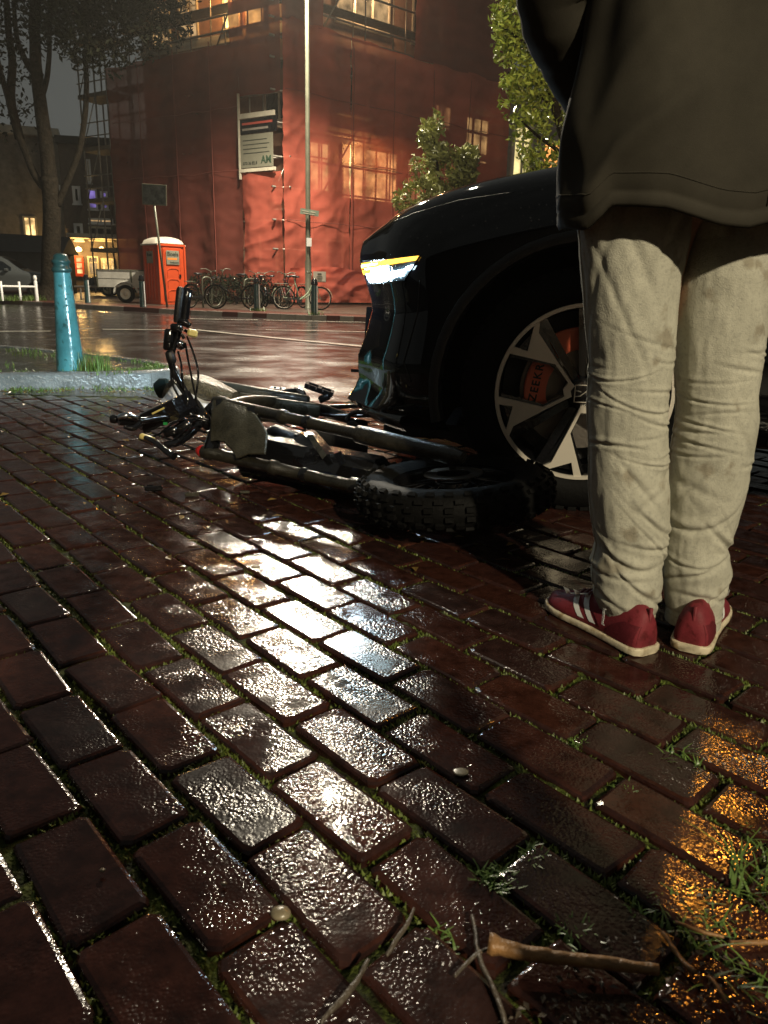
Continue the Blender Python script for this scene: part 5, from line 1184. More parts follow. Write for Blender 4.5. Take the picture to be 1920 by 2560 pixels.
# ================================================================== PERSON (seen from behind, from the coat down)
per = thing('person', 'person standing with back turned in dark coat, pale jeans and red trainers', 'person', (.555, 1.42, 0))
LEGS = dict(
 l=([455, 520, 600, 700, 780, 880, 980, 1060, 1130, 1180, 1220, 1250, 1290, 1330], [1243, 1250, 1256, 1262, 1271, 1268, 1272, 1275, 1282, 1290, 1281, 1283, 1286, 1306], [1486, 1482, 1462, 1454, 1450, 1438, 1440, 1446, 1447, 1442, 1430, 1432, 1425, 1412]),
 r=([455, 520, 600, 700, 780, 850, 900, 960, 1050, 1130, 1180, 1225, 1290, 1330], [1478, 1486, 1462, 1456, 1457, 1462, 1463, 1455, 1448, 1447, 1438, 1436, 1440, 1446], [1672, 1668, 1660, 1645, 1637, 1630, 1632, 1624, 1612, 1592, 1574, 1580, 1562, 1553]))
random.seed(17)
def leg(side, yc):
    ys_, xl, xr = LEGS[side]; pr = []
    for y, a, b in zip(ys_, xl, xr):
        pr.append((D((a + b) / 2 * K, y * K, yc).z, D(a * K, y * K, yc).x, D(b * K, y * K, yc).x))
    pr.reverse(); zs = [p[0] for p in pr]; z_lo = .030
    # folds: (z0, tilt, phi centre, phi width, amp, half width)
    F_ = []
    rr = random.Random(5 if side == 'l' else 9)
    back = -math.pi / 2
    for k in range(12):            # bunched creases at the knee
        z0 = lerp(.355, .585, (k + rr.uniform(.15, .85)) / 12)
        F_.append((z0, rr.uniform(-.012, .012), rr.uniform(-.008, .014), back + rr.uniform(-1.3, 1.3), rr.uniform(.4, 1.6), rr.uniform(.0014, .0046), rr.uniform(.0020, .0036)))
    for k in range(9):            # stack above the hem
        z0 = lerp(.075, .24, (k + rr.uniform(.1, .9)) / 9)
        F_.append((z0, rr.uniform(-.05, .05), rr.uniform(-.02, .03), back + rr.uniform(-1.5, 1.5), rr.uniform(.7, 1.5), rr.uniform(.003, .0065), rr.uniform(.003, .006)))
    for k in range(5): F_.append((rr.uniform(.25, .37), rr.uniform(-.10, .10), 0, back + rr.uniform(-1, 1), rr.uniform(.5, 1.0), rr.uniform(.001, .003), rr.uniform(.006, .012)))
    for k in range(4): F_.append((rr.uniform(.66, .80), rr.choice([-1, 1]) * rr.uniform(.10, .24), 0, back + rr.uniform(-.8, .8), rr.uniform(.7, 1.1), rr.uniform(.0018, .0035), rr.uniform(.014, .024)))
    N, Mz = 150, 360; rings = []
    for j in range(Mz + 1):
        z = z_lo + (.93 - z_lo) * j / Mz
        zz = min(max(z, zs[0]), zs[-1]); x0, x1 = interp(zs, [p[1] for p in pr], zz), interp(zs, [p[2] for p in pr], zz)
        cx, rx = (x0 + x1) / 2, (x1 - x0) / 2; ry = rx * .98 + (.012 if z > .75 else 0) ; cy = yc + .01 * math.sin(z * 7)
        if z > .62: ry = rx * lerp(.98, .90, min(1, (z - .62) / .2))
        ring = []
        for i in range(N):
            ph = 2 * math.pi * i / N; d = 0
            for z0, tl, bow, pc, pw, am, hw in F_:
                da = (ph - pc + math.pi) % (2 * math.pi) - math.pi
                if abs(da) > 2.2 * pw: continue
                dz = z - (z0 + tl * da + bow * da * da)
                if abs(dz) > 5 * hw: continue
                wgt = math.exp(-(da / pw) ** 2)
                u = dz / hw
                d += am * wgt * (-math.exp(-u * u) + .75 * math.exp(-((u - 2.3) / 1.7) ** 2) + .3 * math.exp(-((u + 2.3) / 1.5) ** 2))
            p = Vector((math.cos(ph), math.sin(ph), 0))
            d += .0035 * noise.noise(Vector((p.x * 2 + (7 if side == 'r' else 0), p.y * 2, z * 9))) + .0016 * noise.noise(Vector((p.x * 6, p.y * 6, z * 26 + 3)))
            d -= .0 
            edge = abs(p.x) ** 3
            d *= (1 - .35 * edge)
            ring.append(Vector((cx + (rx + d) * p.x, cy + (ry + d) * p.y, z + (.006 * p.x * (1 if side == 'l' else -.5) if z < .06 else 0))))
        rings.append(ring)
    # turned hem
    r0_ = rings[0]; c = sum(r0_, Vector()) / len(r0_)
    inner = [[c + (v - c) * .95 + Vector((0, 0, dz)) for v in r0_] for dz in (.004, .05)]
    rim = [c + (v - c) * .985 + Vector((0, 0, -.002)) for v in r0_]
    return inner[::-1] + [rim] + rings
jm = MB()
LEGR = [leg('l', 1.415), leg('r', 1.435)]
jm.loft(LEGR[0]); jm.loft(LEGR[1])
jm.loft([[Vector((.56 + .20 * math.cos(a) * k, 1.43 + .115 * math.sin(a) * k, z)) for a in [2 * math.pi * i / 40 for i in range(40)]] for z, k in ((.80, .60), (.83, .88), (.90, .95), (1.02, .86))])
jm.build('jeans', M['jeans'], per, local=False, smooth=True)
# hems with stitching, and the outer side seams
for RG in LEGR:
    rg = RG[2:]; j0 = 8; mb = MB(); cc = sum(rg[j0], Vector()) / len(rg[j0])
    mb.loft([[cc + (v - cc) * 1.022 + Vector((0, 0, dz)) for v in rg[j0]] for dz in (-.024, -.020, .0, .0015)] + [[cc + (v - cc) * .99 + Vector((0, 0, .002)) for v in rg[j0]]])
    hm_ = mb.build('hem', M['jeans'], per, local=False, smooth=True)
    mb = MB(); nn_ = len(rg[j0])
    for k in range(0, nn_ - 1, 3): a_, b_ = [cc + (rg[j0][(k + e) % nn_] - cc) * 1.026 + Vector((0, 0, -.004)) for e in (0, 2)]; mb.tube([a_, b_], .0007, 4, False)
    st_ = mb.build('stitching', mat('thread', (.30, .26, .16), .8), hm_, local=False); st_['kind'] = 'stuff'
for RG, idx in ((LEGR[0], 75), (LEGR[0], 4), (LEGR[1], 0), (LEGR[1], 72)):
    mb = MB(); pts = [RG[j][idx] + Vector((.0 , -.0004, 0)) for j in range(12, len(RG) - 20, 3)]; mb.tube(pts, .0017, 5); mb.build('side_seam', M['jeans'], per, local=False, smooth=True)
# body: one skinned figure inside the clothes
sk = [((.555, 1.43, .92), .105), ((.555, 1.43, 1.12), .115), ((.555, 1.42, 1.34), .125), ((.555, 1.41, 1.45), .07), ((.555, 1.40, 1.53), .055), ((.555, 1.41, 1.62), .085), ((.555, 1.42, 1.72), .075),
      ((.46, 1.42, .86), .075), ((.46, 1.43, .48), .05), ((.47, 1.43, .10), .036), ((.645, 1.43, .86), .075), ((.635, 1.44, .48), .05), ((.62, 1.44, .10), .036),
      ((.38, 1.42, 1.40), .055), ((.30, 1.40, 1.14), .042), ((.37, 1.50, 1.03), .032), ((.42, 1.52, .96), .03), ((.73, 1.42, 1.40), .055), ((.83, 1.40, 1.14), .042), ((.77, 1.50, 1.03), .032), ((.72, 1.52, .96), .03)]
ed = [(0, 1), (1, 2), (2, 3), (3, 4), (4, 5), (5, 6), (0, 7), (7, 8), (8, 9), (0, 10), (10, 11), (11, 12), (2, 13), (13, 14), (14, 15), (15, 16), (2, 17), (17, 18), (18, 19), (19, 20)]
me = bpy.data.meshes.new('body'); me.from_pydata([Vector(p[0]) - per.location for p in sk], ed, []); me.materials.append(M['skin']); bo = link('body', me, per)
ms = bo.modifiers.new('s', 'SKIN')
for i, v in enumerate(me.skin_vertices[0].data): v.radius = (sk[i][1], sk[i][1] * (1.0 if i > 3 else .8)); v.use_root = (i == 0)
bo.modifiers.new('u', 'SUBSURF').levels = 2
bpy.context.view_layer.update(); dg = bpy.context.evaluated_depsgraph_get(); m2 = bpy.data.meshes.new_from_object(bo.evaluated_get(dg)); bo.modifiers.clear(); bo.data = m2
mb = MB(); mb.lathe([(.001, .12), (.06, .105), (.095, .05), (.102, 0), (.095, -.06), (.07, -.10)], 24, (.555, 1.405, 1.67)); mb.build('hair', M['hair'], per, local=False, smooth=True)
# coat
def coat_ring(z, N=160):
    t = (z - .78) / .70
    xl_ = interp([.78, .86, 1.0, 1.1, 1.3, 1.44, 1.50], [.292, .294, .300, .302, .33, .38, .47], z); xr_ = interp([.78, .86, 1.0, 1.1, 1.3, 1.44, 1.50], [.845, .84, .835, .82, .80, .74, .65], z)
    cx, rx = (xl_ + xr_) / 2, (xr_ - xl_) / 2; ry = interp([.78, 1.0, 1.3, 1.44, 1.50], [.155, .155, .15, .12, .08], z); r = []
    for i in range(N):
        ph = 2 * math.pi * i / N; c_, s_ = math.cos(ph), math.sin(ph)
        e = .80; x = math.copysign(abs(c_) ** e, c_); y = math.copysign(abs(s_) ** e, s_)
        d = .012 * noise.noise(Vector((x * 1.6, y * 1.6, z * 2.6))) + .008 * noise.noise(Vector((x * 3 - z * 5, y * 3, z * 5))) + .007 * (1 - abs(noise.noise(Vector((x * 2.2 + z * 3.2, y * 2, z * 1.4 + 4)))) * 2.6) * (.5 + .5 * noise.noise(Vector((x * 2, z * 4, 9))))
        d += .012 * math.exp(-((z - (.86 + .25 * (x + .8))) / .022) ** 2) * math.exp(-((x + .75) / .35) ** 2) * (1 if y < 0 else 0)
        d += .009 * math.exp(-((z - (.98 + .35 * (x + .8))) / .03) ** 2) * math.exp(-((x + .7) / .3) ** 2) * (1 if y < 0 else 0)
        r.append(Vector((cx + (rx + d) * x, 1.395 + (ry + d) * y, z)))
    return r
def hem(v):      # lower edge: corner hangs low at the side, vent in the middle of the back
    x = v.x
    if v.y > 1.42: return .79
    return interp([.28, .31, .34, .42, .50, .545, .56, .62, .70, .84], [.775, .765, .800, .795, .772, .768, .772, .790, .805, .80], x) 
rows = []
zs_ = [0.0, .006, .02, .0235, .027, .05] + [.05 + .012 * k for k in range(1, 57)]
for k, dz in enumerate(zs_):
    ring = coat_ring(.78 + dz); out = []
    for v in ring:
        h_ = hem(v); q = v.copy(); q.z = h_ + dz * (1.5 - h_ + .0) / (.72)
        if k == 0: q = Vector((lerp(v.x, .565, .015), lerp(v.y, 1.395, .02), h_))
        if k == 3: q = Vector((lerp(q.x, .565, .008), lerp(q.y, 1.395, .012), q.z))
        if v.y < 1.39: q.y -= .010 * math.exp(-((v.x - .575) / .012) ** 2) * max(0, 1 - dz / .25) * (1 if v.x > .575 else -.3)
        out.append(q)
    rows.append(out)
mb = MB(); inner = [[Vector((lerp(v.x, .565, .03), lerp(v.y, 1.395, .04), v.z + .002)) for v in rows[0]], [Vector((lerp(v.x, .565, .04), lerp(v.y, 1.395, .05), v.z + .15)) for v in rows[0]]]
mb.loft(inner[::-1] + rows); mb.build('coat', M['coat'], per, local=False, smooth=True)
for kz in (5,):
    mb = MB(); mb.tube([v for v in rows[kz]][: len(rows[kz])] + [rows[kz][0]], .0013, 4, False); mb.build('hem_seam', M['coat'], per, local=False, smooth=True)
mb = MB(); mb.tube([min(r, key=lambda v: abs(v.x - .565) + (10 if v.y > 1.39 else 0)) + Vector((0, -.0006, 0)) for r in rows[4::3]], .0016, 5); mb.build('back_seam', M['coat'], per, local=False, smooth=True)
for s, nm in ((-1, 'sleeve'), (1, 'sleeve')):
    X = lambda x: .565 + s * (x)
    pts = cr_spline([(X(.16), 1.40, 1.44), (X(.235), 1.38, 1.33), (X(.295), 1.375, 1.21), (X(.305), 1.42, 1.13), (X(.25), 1.49, 1.06), (X(.20), 1.54, 1.01)], 9); rs = [lerp(.080, .055, i / (len(pts) - 1)) for i in range(len(pts))]
    mb = MB(); n = len(pts); mb.tube([p + Vector((.006 * noise.noise(p * 20), .006 * noise.noise(p * 23), 0)) for p in pts], [r_ * (1 + .10 * noise.noise(Vector((i * .45, s * 4, 0)))) for i, r_ in enumerate(rs)], 24); mb.build(nm, M['coat'], per, local=False, smooth=True)
    mb = MB(); c_ = Vector((X(.19), 1.54, .98)); mb.box(c_, (.10, .05, .12), ch=.015); mb.build('pocket', M['coat'], per, local=False, smooth=True, angle=50)
mb = MB(); mb.loft([[Vector((.56 + r_ * math.cos(a), 1.40 + r_ * .8 * math.sin(a), z)) for a in [2 * math.pi * i / 24 for i in range(24)]] for z, r_ in ((1.47, .10), (1.52, .095), (1.56, .085), (1.56, .075), (1.50, .07))]); mb.build('collar', M['coat'], per, local=False, smooth=True)
M['suede_dark'] = mat('dark_red_suede', (.105, .014, .020), .6, spec=.2, bump=.4, bscale=240, var=.3, vscale=25, bdist=.002)
# shoes: profile along the length, heel at 0, toe at 1
def shoe(hx, hy, ang, mirror, Ls=.266):
    c, s = math.cos(ang), math.sin(ang); Rm = Matrix(((-s, -c, 0), (c, -s, 0), (0, 0, 1)))   # local x -> sideways ... built below
    def W_(u, w, z): # u along shoe, w to the right
        return Vector((hx + c * u + s * w, hy + s * u - c * w, z))
    N = 40; ks = [0, .02, .06, .14, .26, .40, .55, .70, .82, .91, .97, 1.0]
    hw = [.018, .029, .034, .036, .036, .037, .042, .047, .045, .037, .024, .008]
    hz = [.062, .080, .092, .098, .098, .092, .076, .062, .052, .045, .040, .034]
    bend_ = [0, 0, 0, 0, 0, -.001, -.002, -.001, .002, .006, .010, .012]
    def arr(k, A): return interp(ks, A, k)
    st = [0, .008, .02, .04, .07] + [.11 + .05 * i for i in range(17)] + [.94, .965, .985, 1.0]; rings = []; srings = []
    for k in st:
        W2, Hh, b_ = arr(k, hw), arr(k, hz), arr(k, bend_) * (1 if mirror else -1); r = []
        for i in range(N):
            a = 2 * math.pi * i / N; cx_, sz_ = math.cos(a), math.sin(a)
            x = math.copysign(abs(cx_) ** .75, cx_) * W2; 
            if sz_ > 0: x *= 1 - .45 * sz_ ** 1.5 * (1 if k > .3 else .55)
            z = .018 + (Hh - .018) * (max(sz_, 0) ** .9 if sz_ > 0 else .0) + (-.004 if sz_ < 0 else 0) * abs(sz_)
            z += .0012 * noise.noise(Vector((x * 60, k * 16, z * 60)))
            r.append(W_(k * Ls, x + b_, z))
        rings.append(r)
        so = []
        for i in range(N):
            a = 2 * math.pi * i / N; cx_, sz_ = math.cos(a), math.sin(a)
            x = math.copysign(abs(cx_) ** .35, cx_) * (W2 + .0045); z = .009 + math.copysign(abs(sz_) ** .35, sz_) * .0085 + (.004 * max(0, (k - .8) / .2) ** 2)
            so.append(W_(k * Ls + (.004 if k > .5 else -.004), x + b_, z))
        srings.append(so)
    t = MB(); t.loft(rings, cap=True); up_ = t.build('shoe', M['shoe'], per, local=False, smooth=True)
    bv = BVHTree.FromPolygons([Vector(v) + per.location for v in t.v], [tuple(f) for f in t.f])
    t2_ = MB(); t2_.loft(srings, cap=True); t2_.build('sole', M['sole'], up_, local=False, smooth=True, angle=50)
    # heel tab, collar, laces
    t = MB(); t.tube([W_(.004, 0, z) for z in (.03, .06, .095)], [.003, .0035, .004], 6); t.build('heel_seam', M['shoe'], up_, local=False, smooth=True)
    rowsc = []
    for u_, zt_ in ((.0, .060), (.03, .062), (.06, .056), (.085, .040), (.10, .022)): pass
    for sd in (-1, 1):
        rowsc = []
        for i_ in range(9):
            v = i_ / 8; z = lerp(.020, .060, v); r_ = []
            for j_ in range(8):
                f_ = j_ / 7; uu = lerp(.004, .078 - .040 * v * v, f_); o_ = W_(uu, sd * .12, z); dr_ = (W_(uu, 0, z) - o_).normalized(); h_ = bv.ray_cast(o_, dr_); r_.append((h_[0] - dr_ * .0011) if h_[0] else W_(uu, sd * .02, z))
            rowsc.append(r_)
        t = MB(); t.grid(rowsc); t.build('heel_counter', M['suede_dark'], up_, local=False, smooth=True)
    t = MB(); 0 and t.tube([W_(Ls * .04 + .030 * (1 - math.cos(a)), .026 * math.sin(a), .094 - .006 * (1 - math.cos(a)) * .5) for a in [2 * math.pi * k / 20 for k in range(21)]], .0045, 8, False); pass
    t = MB()
    for k in range(5): u_ = Ls * (.46 + .055 * k); z_ = arr(u_ / Ls, hz) + .003; t.tube([W_(u_, -.018, z_ - .006), W_(u_ + .004, 0, z_), W_(u_, .018, z_ - .006)], .003, 5)
    t.build('lace', mat('dark_lace', (.10, .012, .018), .6), up_, local=False, smooth=True)
    # two chevron stripes and lettering on the flanks
    for sd in (-1, 1):
        for q in (0, 1):
            u0 = Ls * (.40 + .115 * q); rows = []
            for j in range(13):
                v = j / 12; z = lerp(.026, .078 - .006 * q, v); kx = u0 + (.030 * (v * 2) if v < .5 else .030 + .022 * (v - .5) * 2 * 1.0 * (-1 if False else 1)) ; 
                r = []
                for du in (0, .008, .017):
                    o_ = W_(kx + du, sd * .12, z); dr_ = (W_(kx + du, 0, z) - o_).normalized(); h_ = bv.ray_cast(o_, dr_)
                    r.append((h_[0] - dr_ * .0014) if h_[0] else W_(kx + du, sd * .04, z))
                rows.append(r)
            t = MB(); t.grid(rows); t.build('stripe', M['white'], up_, local=False, smooth=True)
    return up_, W_
up1, W1 = shoe(.515, 1.335, rad(118), False)
p = W1(.085, -.0365, .052); xdir = (W1(.12, -.037, .058) - W1(.085, -.0365, .052)).normalized()
Zn = (W1(0, -1, 0) - W1(0, 0, 0)).normalized(); Xd = Vector((0, 0, -1)); Yd = Zn.cross(Xd)
text_mesh('hummel', .011, M['white'], 'lettering', up1, Matrix.Translation(p + Zn * .002 - per.location) @ Matrix((Xd, Yd, Zn)).transposed().to_4x4(), .0004, bold=True)
up2, W2_ = shoe(.602, 1.350, rad(60), True)
# ================================================================== THE FALLEN BIKE
eb = thing('fallen_bike', 'black fat tyre electric bike lying on its side under the car bumper', 'bike', (-.3, 2.7, 0))
def B(mb, name, mt, parent=None, smooth=True, angle=50): return mb.build(name, M[mt] if isinstance(mt, str) else mt, parent or eb, local=False, smooth=smooth, angle=angle)
def q4(x, y, d): return D(250 + x * .42195, 680 + y * .42195, d)    # enlarged-detail coordinates
HUB = Vector((.20, 2.12, .115)); AX = Vector((-.09, .03, 1)).normalized()
u_ = AX.orthogonal().normalized(); RQ = Matrix((u_, AX.cross(u_), AX)).transposed()
def fat_wheel(c, name_parent):
    Ro, ri, w = .285, .175, .052
    t = MB(); prof = [(ri, -.036), (ri + .03, -.050), (ri + .065, -.052), (Ro - .022, -.040), (Ro - .008, -.022), (Ro - .005, 0), (Ro - .008, .022), (Ro - .022, .040), (ri + .065, .052), (ri + .03, .050), (ri, .036)]
    t.lathe(prof, 72, c, RQ); wh = B(t, 'wheel', 'rubber')
    t = MB(); nk = 66
    for k in range(nk):
        a = 2 * math.pi * k / nk; o_ = (k % 2) * .5
        for j, (rr_, z_, tl) in enumerate([(Ro - .004, -.012, 0), (Ro - .004, .012, 0), (Ro - .010, -.030, .5), (Ro - .010, .030, -.5), (Ro - .028, -.044, 1.0), (Ro - .028, .044, -1.0)]):
            if (k + j // 2) % 2: continue
            p_ = Vector((rr_ * math.cos(a), rr_ * math.sin(a), z_)); m3 = RQ @ Matrix.Rotation(a, 3, 'Z') @ Matrix.Rotation(tl, 3, 'Y')
            t.box(c + RQ @ p_, (.016, .022, .013), m3)
    kn = B(t, 'tread_knobs', 'rubber', wh, False, None); kn['kind'] = 'stuff'
    t = MB(); t.lathe([(ri + .004, -.036), (ri - .012, -.030), (ri - .018, 0), (ri - .012, .030), (ri + .004, .036)], 60, c, RQ); rm = B(t, 'rim', 'gloss', wh)
    t = MB(); 
    for k in range(28):
        a = 2 * math.pi * k / 28; a2 = a + (.28 if k % 4 < 2 else -.28); s2 = 1 if k % 2 else -1
        t.tube([c + RQ @ Vector((.045 * math.cos(a2), .045 * math.sin(a2), .028 * s2)), c + RQ @ Vector(((ri - .015) * math.cos(a), (ri - .015) * math.sin(a), .004 * s2))], .0016, 4, False)
    B(t, 'spokes', 'darkmetal', wh)
    t = MB(); t.lathe([(.05, -.032), (.055, -.026), (.055, .026), (.05, .032), (.012, .034), (.012, .085), (.001, .085)], 24, c, RQ); B(t, 'hub', 'gloss', wh)
    t = MB(); t.lathe([(.05, .046), (.085, .046), (.085, .049), (.05, .049), (.05, .046)], 30, c, RQ); B(t, 'brake_disc', 'disc', wh)
fat_wheel(HUB, eb)
# second wheel lies under the bumper, behind the frame
HUB2 = Vector((.32, 3.55, .125)); RQ_keep = RQ; RQ = Matrix.Rotation(rad(4), 3, 'X'); fat_wheel(HUB2, eb); RQ = RQ_keep
# fork: two long legs with a plate between the crowns
U0, L0 = D(541, 1004, 2.72), D(505, 1128, 2.55); U1, L1 = HUB + AX * .095 + Vector((.03, -.01, 0)), HUB - AX * .060
def leg_(a, b, name):
    t = MB(); n_ = [0, .012, .05, .055, .30, .305, .33, .335, .62, .63, .66, .97, 1.0]; r_ = [.018, .024, .024, .020, .020, .025, .025, .0195, .0195, .028, .0285, .026, .018]
    t.tube([a.lerp(b, k) for k in n_], r_, 20); return B(t, name, 'plate' if False else 'fork_black')
M['fork_black'] = mat('wet_fork_black', (.020, .018, .013), .28, coat=.5, bump=.7, bscale=150, var=.5, vscale=40, bdist=.004)
fk = leg_(U0, U1, 'fork_leg'); fk2 = leg_(L0, L1, 'fork_leg')
d_ = (U1 - U0).normalized(); dl_ = (L1 - L0).normalized()
t = MB(); t.tube([L0 - dl_ * .018, L0 - dl_ * .004, L0 + dl_ * .004], [.013, .022, .022], 14); B(t, 'fork_cap', 'red', fk2)
t = MB(); t.tube([U0 - d_ * .01, U0 + d_ * .004], [.016, .021], 14); B(t, 'fork_cap', 'darkmetal', fk)
t = MB()
for k in (.035, .19): a, b = U0 + d_ * k, L0 + dl_ * k; t.tube([a, a.lerp(b, .5) + Vector((0, .015, .0)), b], [.028, .024, .028], 12)
B(t, 'fork_crown', 'gloss')
for k, lk in ((.44, fk), (.42, fk2)):
    a = (U0 if lk is fk else L0) + (d_ if lk is fk else dl_) * k; dd = d_ if lk is fk else dl_
    t = MB(); t.tube([a - dd * .012, a - dd * .009, a + dd * .009, a + dd * .012], [.0225, .024, .024, .0225], 14); B(t, 'fork_ring', 'gloss', lk)
# shield plate
poly = [(668, 748), (735, 752), (800, 776), (880, 802), (930, 850), (965, 905), (995, 958), (990, 1030), (982, 1082), (880, 1082), (838, 1100), (806, 1108), (785, 1062), (735, 1010), (690, 1000), (650, 1006), (655, 880)]
def plane_pt(x, y, off=0.0):
    n_ = (U1 - U0).cross(L0 - U0).normalized(); 
    if n_.y > 0: n_ = -n_
    P0 = U0 + n_ * (.012 + off); dr = ray(250 + x * .42195, 680 + y * .42195); return CAM + dr * ((P0 - CAM).dot(n_) / dr.dot(n_))
t = MB(); c0 = (820, 920); ringsF = []
for off_, sc_ in ((-.006, 1.0), (.002, 1.0), (.006, .985), (.010, .94)):
    ringsF.append([plane_pt(c0[0] + (x - c0[0]) * sc_, c0[1] + (y - c0[1]) * sc_, off_) for x, y in poly])
t.loft(ringsF); nF = len(t.v)
cen = plane_pt(*c0, .018); t.v.append(tuple(cen)); nn = len(poly)
for i in range(nn): t.f.append((nF - nn + i, nF - nn + (i + 1) % nn, nF)); t.m.append(0)
pl2 = B(t, 'shield_plate', 'plate', None, True, 30)
t = MB()  # block added behind the fork to keep lamp light off the bricks
a_, b_ = L0 + dl_ * .10 + Vector((.03, .14, -.02)), L0 + dl_ * .66 + Vector((.05, .16, -.01)); ang_ = math.atan2((b_ - a_).y, (b_ - a_).x)
t.box((a_ + b_) / 2 + Vector((0, 0, -.0)), ((b_ - a_).length, .13, .15), Matrix.Rotation(ang_, 3, 'Z') @ Matrix.Rotation(.06, 3, 'Y'), ch=.03); B(t, 'shadow_block', 'gloss', None, True, 40)
# top tube side: frame members running back behind the fork
def bar(name, pts, r, mt='gloss', parent=None, n=12, sp_n=5):
    t = MB(); P_ = cr_spline(pts, sp_n) if len(pts) > 2 else [Vector(p) for p in pts]
    t.tube(P_, r if not isinstance(r, (list, tuple)) else [interp([i / (len(r) - 1) for i in range(len(r))], r, k / (len(P_) - 1)) for k in range(len(P_))], n); return B(t, name, mt, parent)
bar('frame_tube', [q4(690, 830, 2.85), q4(850, 770, 3.1), q4(1050, 770, 3.3), q4(1300, 810, 3.45), q4(1500, 880, 3.5)], .024, 'fork_black')
bar('frame_tube', [q4(720, 860, 2.85), q4(900, 860, 3.0), q4(1150, 870, 3.1), q4(1400, 920, 3.2), q4(1560, 935, 3.35)], .019, 'fork_black')
bar('chain_stay', [q4(1180, 760, 3.6), q4(1400, 800, 3.65), HUB2 + Vector((-.02, -.05, .07))], .011)
bar('chain_stay', [q4(1180, 800, 3.4), q4(1400, 850, 3.45), HUB2 + Vector((-.02, -.08, .0))], .011)
bar('head_tube', [q4(640, 800, 2.80), q4(740, 905, 2.78)], .027)
t = MB(); t.box(q4(960, 735, 3.35), (.42, .06, .07), Matrix.Rotation(rad(8), 3, 'Y'), ch=.012); B(t, 'battery_case', 'fork_black')
t = MB(); t.box(q4(1060, 790, 3.28), (.36, .04, .06), Matrix.Rotation(rad(7), 3, 'Y'), ch=.01); B(t, 'footboard', 'plate')
# cranks and pedals
bar('crank_axle', [q4(1150, 770, 3.45), q4(1175, 690, 3.45)], .022, 'darkmetal')
bar('crank_arm', [q4(1050, 755, 3.45), q4(1070, 722, 3.44), q4(1120, 705, 3.43), q4(1180, 700, 3.42)], .011, 'darkmetal')
bar('crank_arm', [q4(1175, 700, 3.42), q4(1205, 720, 3.38), q4(1215, 780, 3.36)], .012, 'chrome')
def pedal(cx, cy, w, h, d, rot):
    t = MB(); c = q4(cx, cy, d); m3 = Matrix.Rotation(rad(rot), 3, 'Y')
    t.box(c + m3 @ Vector((0, -.035, 0)), (w, .014, .022), m3, ch=.003); t.box(c + m3 @ Vector((0, .035, 0)), (w, .014, .022), m3, ch=.003)
    for x in (-1, 0, 1): t.box(c + m3 @ Vector((x * w * .46, 0, 0)), (.014, .072, .020), m3)
    pd = B(t, 'pedal', 'darkmetal', None, False, None); t = MB()
    for x in (-.35, -.1, .15, .4):
        t.box(c + m3 @ Vector((x * w, -.044, .006)), (.006, .004, .012), m3)
    B(t, 'pedal_pins', 'chrome', pd, False, None)['kind'] = 'stuff'
pedal(1300, 695, .125, .06, 3.35, 18); pedal(1052, 700, .06, .05, 3.6, 5)
t = MB(); t.box(q4(1330, 745, 3.33), (.05, .05, .03), Matrix.Rotation(rad(-25), 3, 'Y'), ch=.005); B(t, 'pedal_end', 'darkmetal')
bar('kickstand', [q4(1460, 880, 3.1), q4(1485, 845, 3.1), q4(1540, 828, 3.08), q4(1590, 845, 3.05)], .010, 'gloss')
t = MB(); t.box(q4(1525, 905, 3.12), (.085, .05, .05), Matrix.Rotation(rad(10), 3, 'Y'), ch=.012); B(t, 'stand_bracket', 'gloss')
# motor side cover and folded mudguard bracket in front of the fork wheel
Pg = [(1190, 950, 2.62), (1235, 955, 2.60), (1345, 1082, 2.42), (1385, 1078, 2.40), (1420, 1150, 2.36), (1390, 1210, 2.34), (1245, 1205, 2.40), (1120, 1110, 2.50), (1125, 1010, 2.58)]
t = MB(); a_ = [q4(*p) for p in Pg]; cc = sum(a_, Vector()) / len(a_); 
t.loft([[p + Vector((.02, .05, .0)) for p in a_], a_, [cc + (p - cc) * .80 + Vector((0, -.018, .004)) for p in a_]], cap=True); B(t, 'mudguard_bracket', 'gloss', None, True, 25)
t = MB(); e_ = [(1225, 965, 2.58), (1262, 965, 2.56), (1342, 1082, 2.40), (1318, 1110, 2.40)]; t.add([q4(x, y, d - .02) for x, y, d in e_] + [q4(x, y, d + .01) for x, y, d in e_], [(0, 1, 2, 3), (4, 7, 6, 5), (0, 4, 5, 1), (1, 5, 6, 2), (2, 6, 7, 3), (3, 7, 4, 0)]); B(t, 'bracket_rib', 'plate', None, True, 30)
Tp = [(1242, 1206, 2.385), (1310, 1196, 2.36), (1400, 1206, 2.33), (1388, 1262, 2.32), (1368, 1290, 2.32), (1300, 1262, 2.34)]
t = MB(); a_ = [q4(*p) for p in Tp]; t.loft([[p + Vector((0, .02, -.004)) for p in a_], a_, [sum(a_, Vector()) / 6 * .25 + p * .75 + Vector((0, -.008, 0)) for p in a_]], cap=True); B(t, 'bracket_tip', 'bluesh', None, True, 25)
t = MB(); t.box(q4(1080, 1010, 2.68), (.13, .08, .10), Matrix.Rotation(rad(20), 3, 'Y'), ch=.02); t.box(q4(1430, 1010, 2.75), (.20, .06, .10), Matrix.Rotation(rad(8), 3, 'Y'), ch=.015); B(t, 'motor_housing', 'blackplastic')
# chain
t = MB(); cp_ = cr_spline([q4(1160, 965, 2.66), q4(1100, 1020, 2.64), q4(1030, 1052, 2.62), q4(985, 1050, 2.60)], 7)
for i, p in enumerate(cp_[:-1]): t.box(p, (.010, .008, .007), Matrix.Rotation(i * .5, 3, 'X'))
ch_ = B(t, 'chain', 'darkmetal', None, False, None); ch_['kind'] = 'stuff'
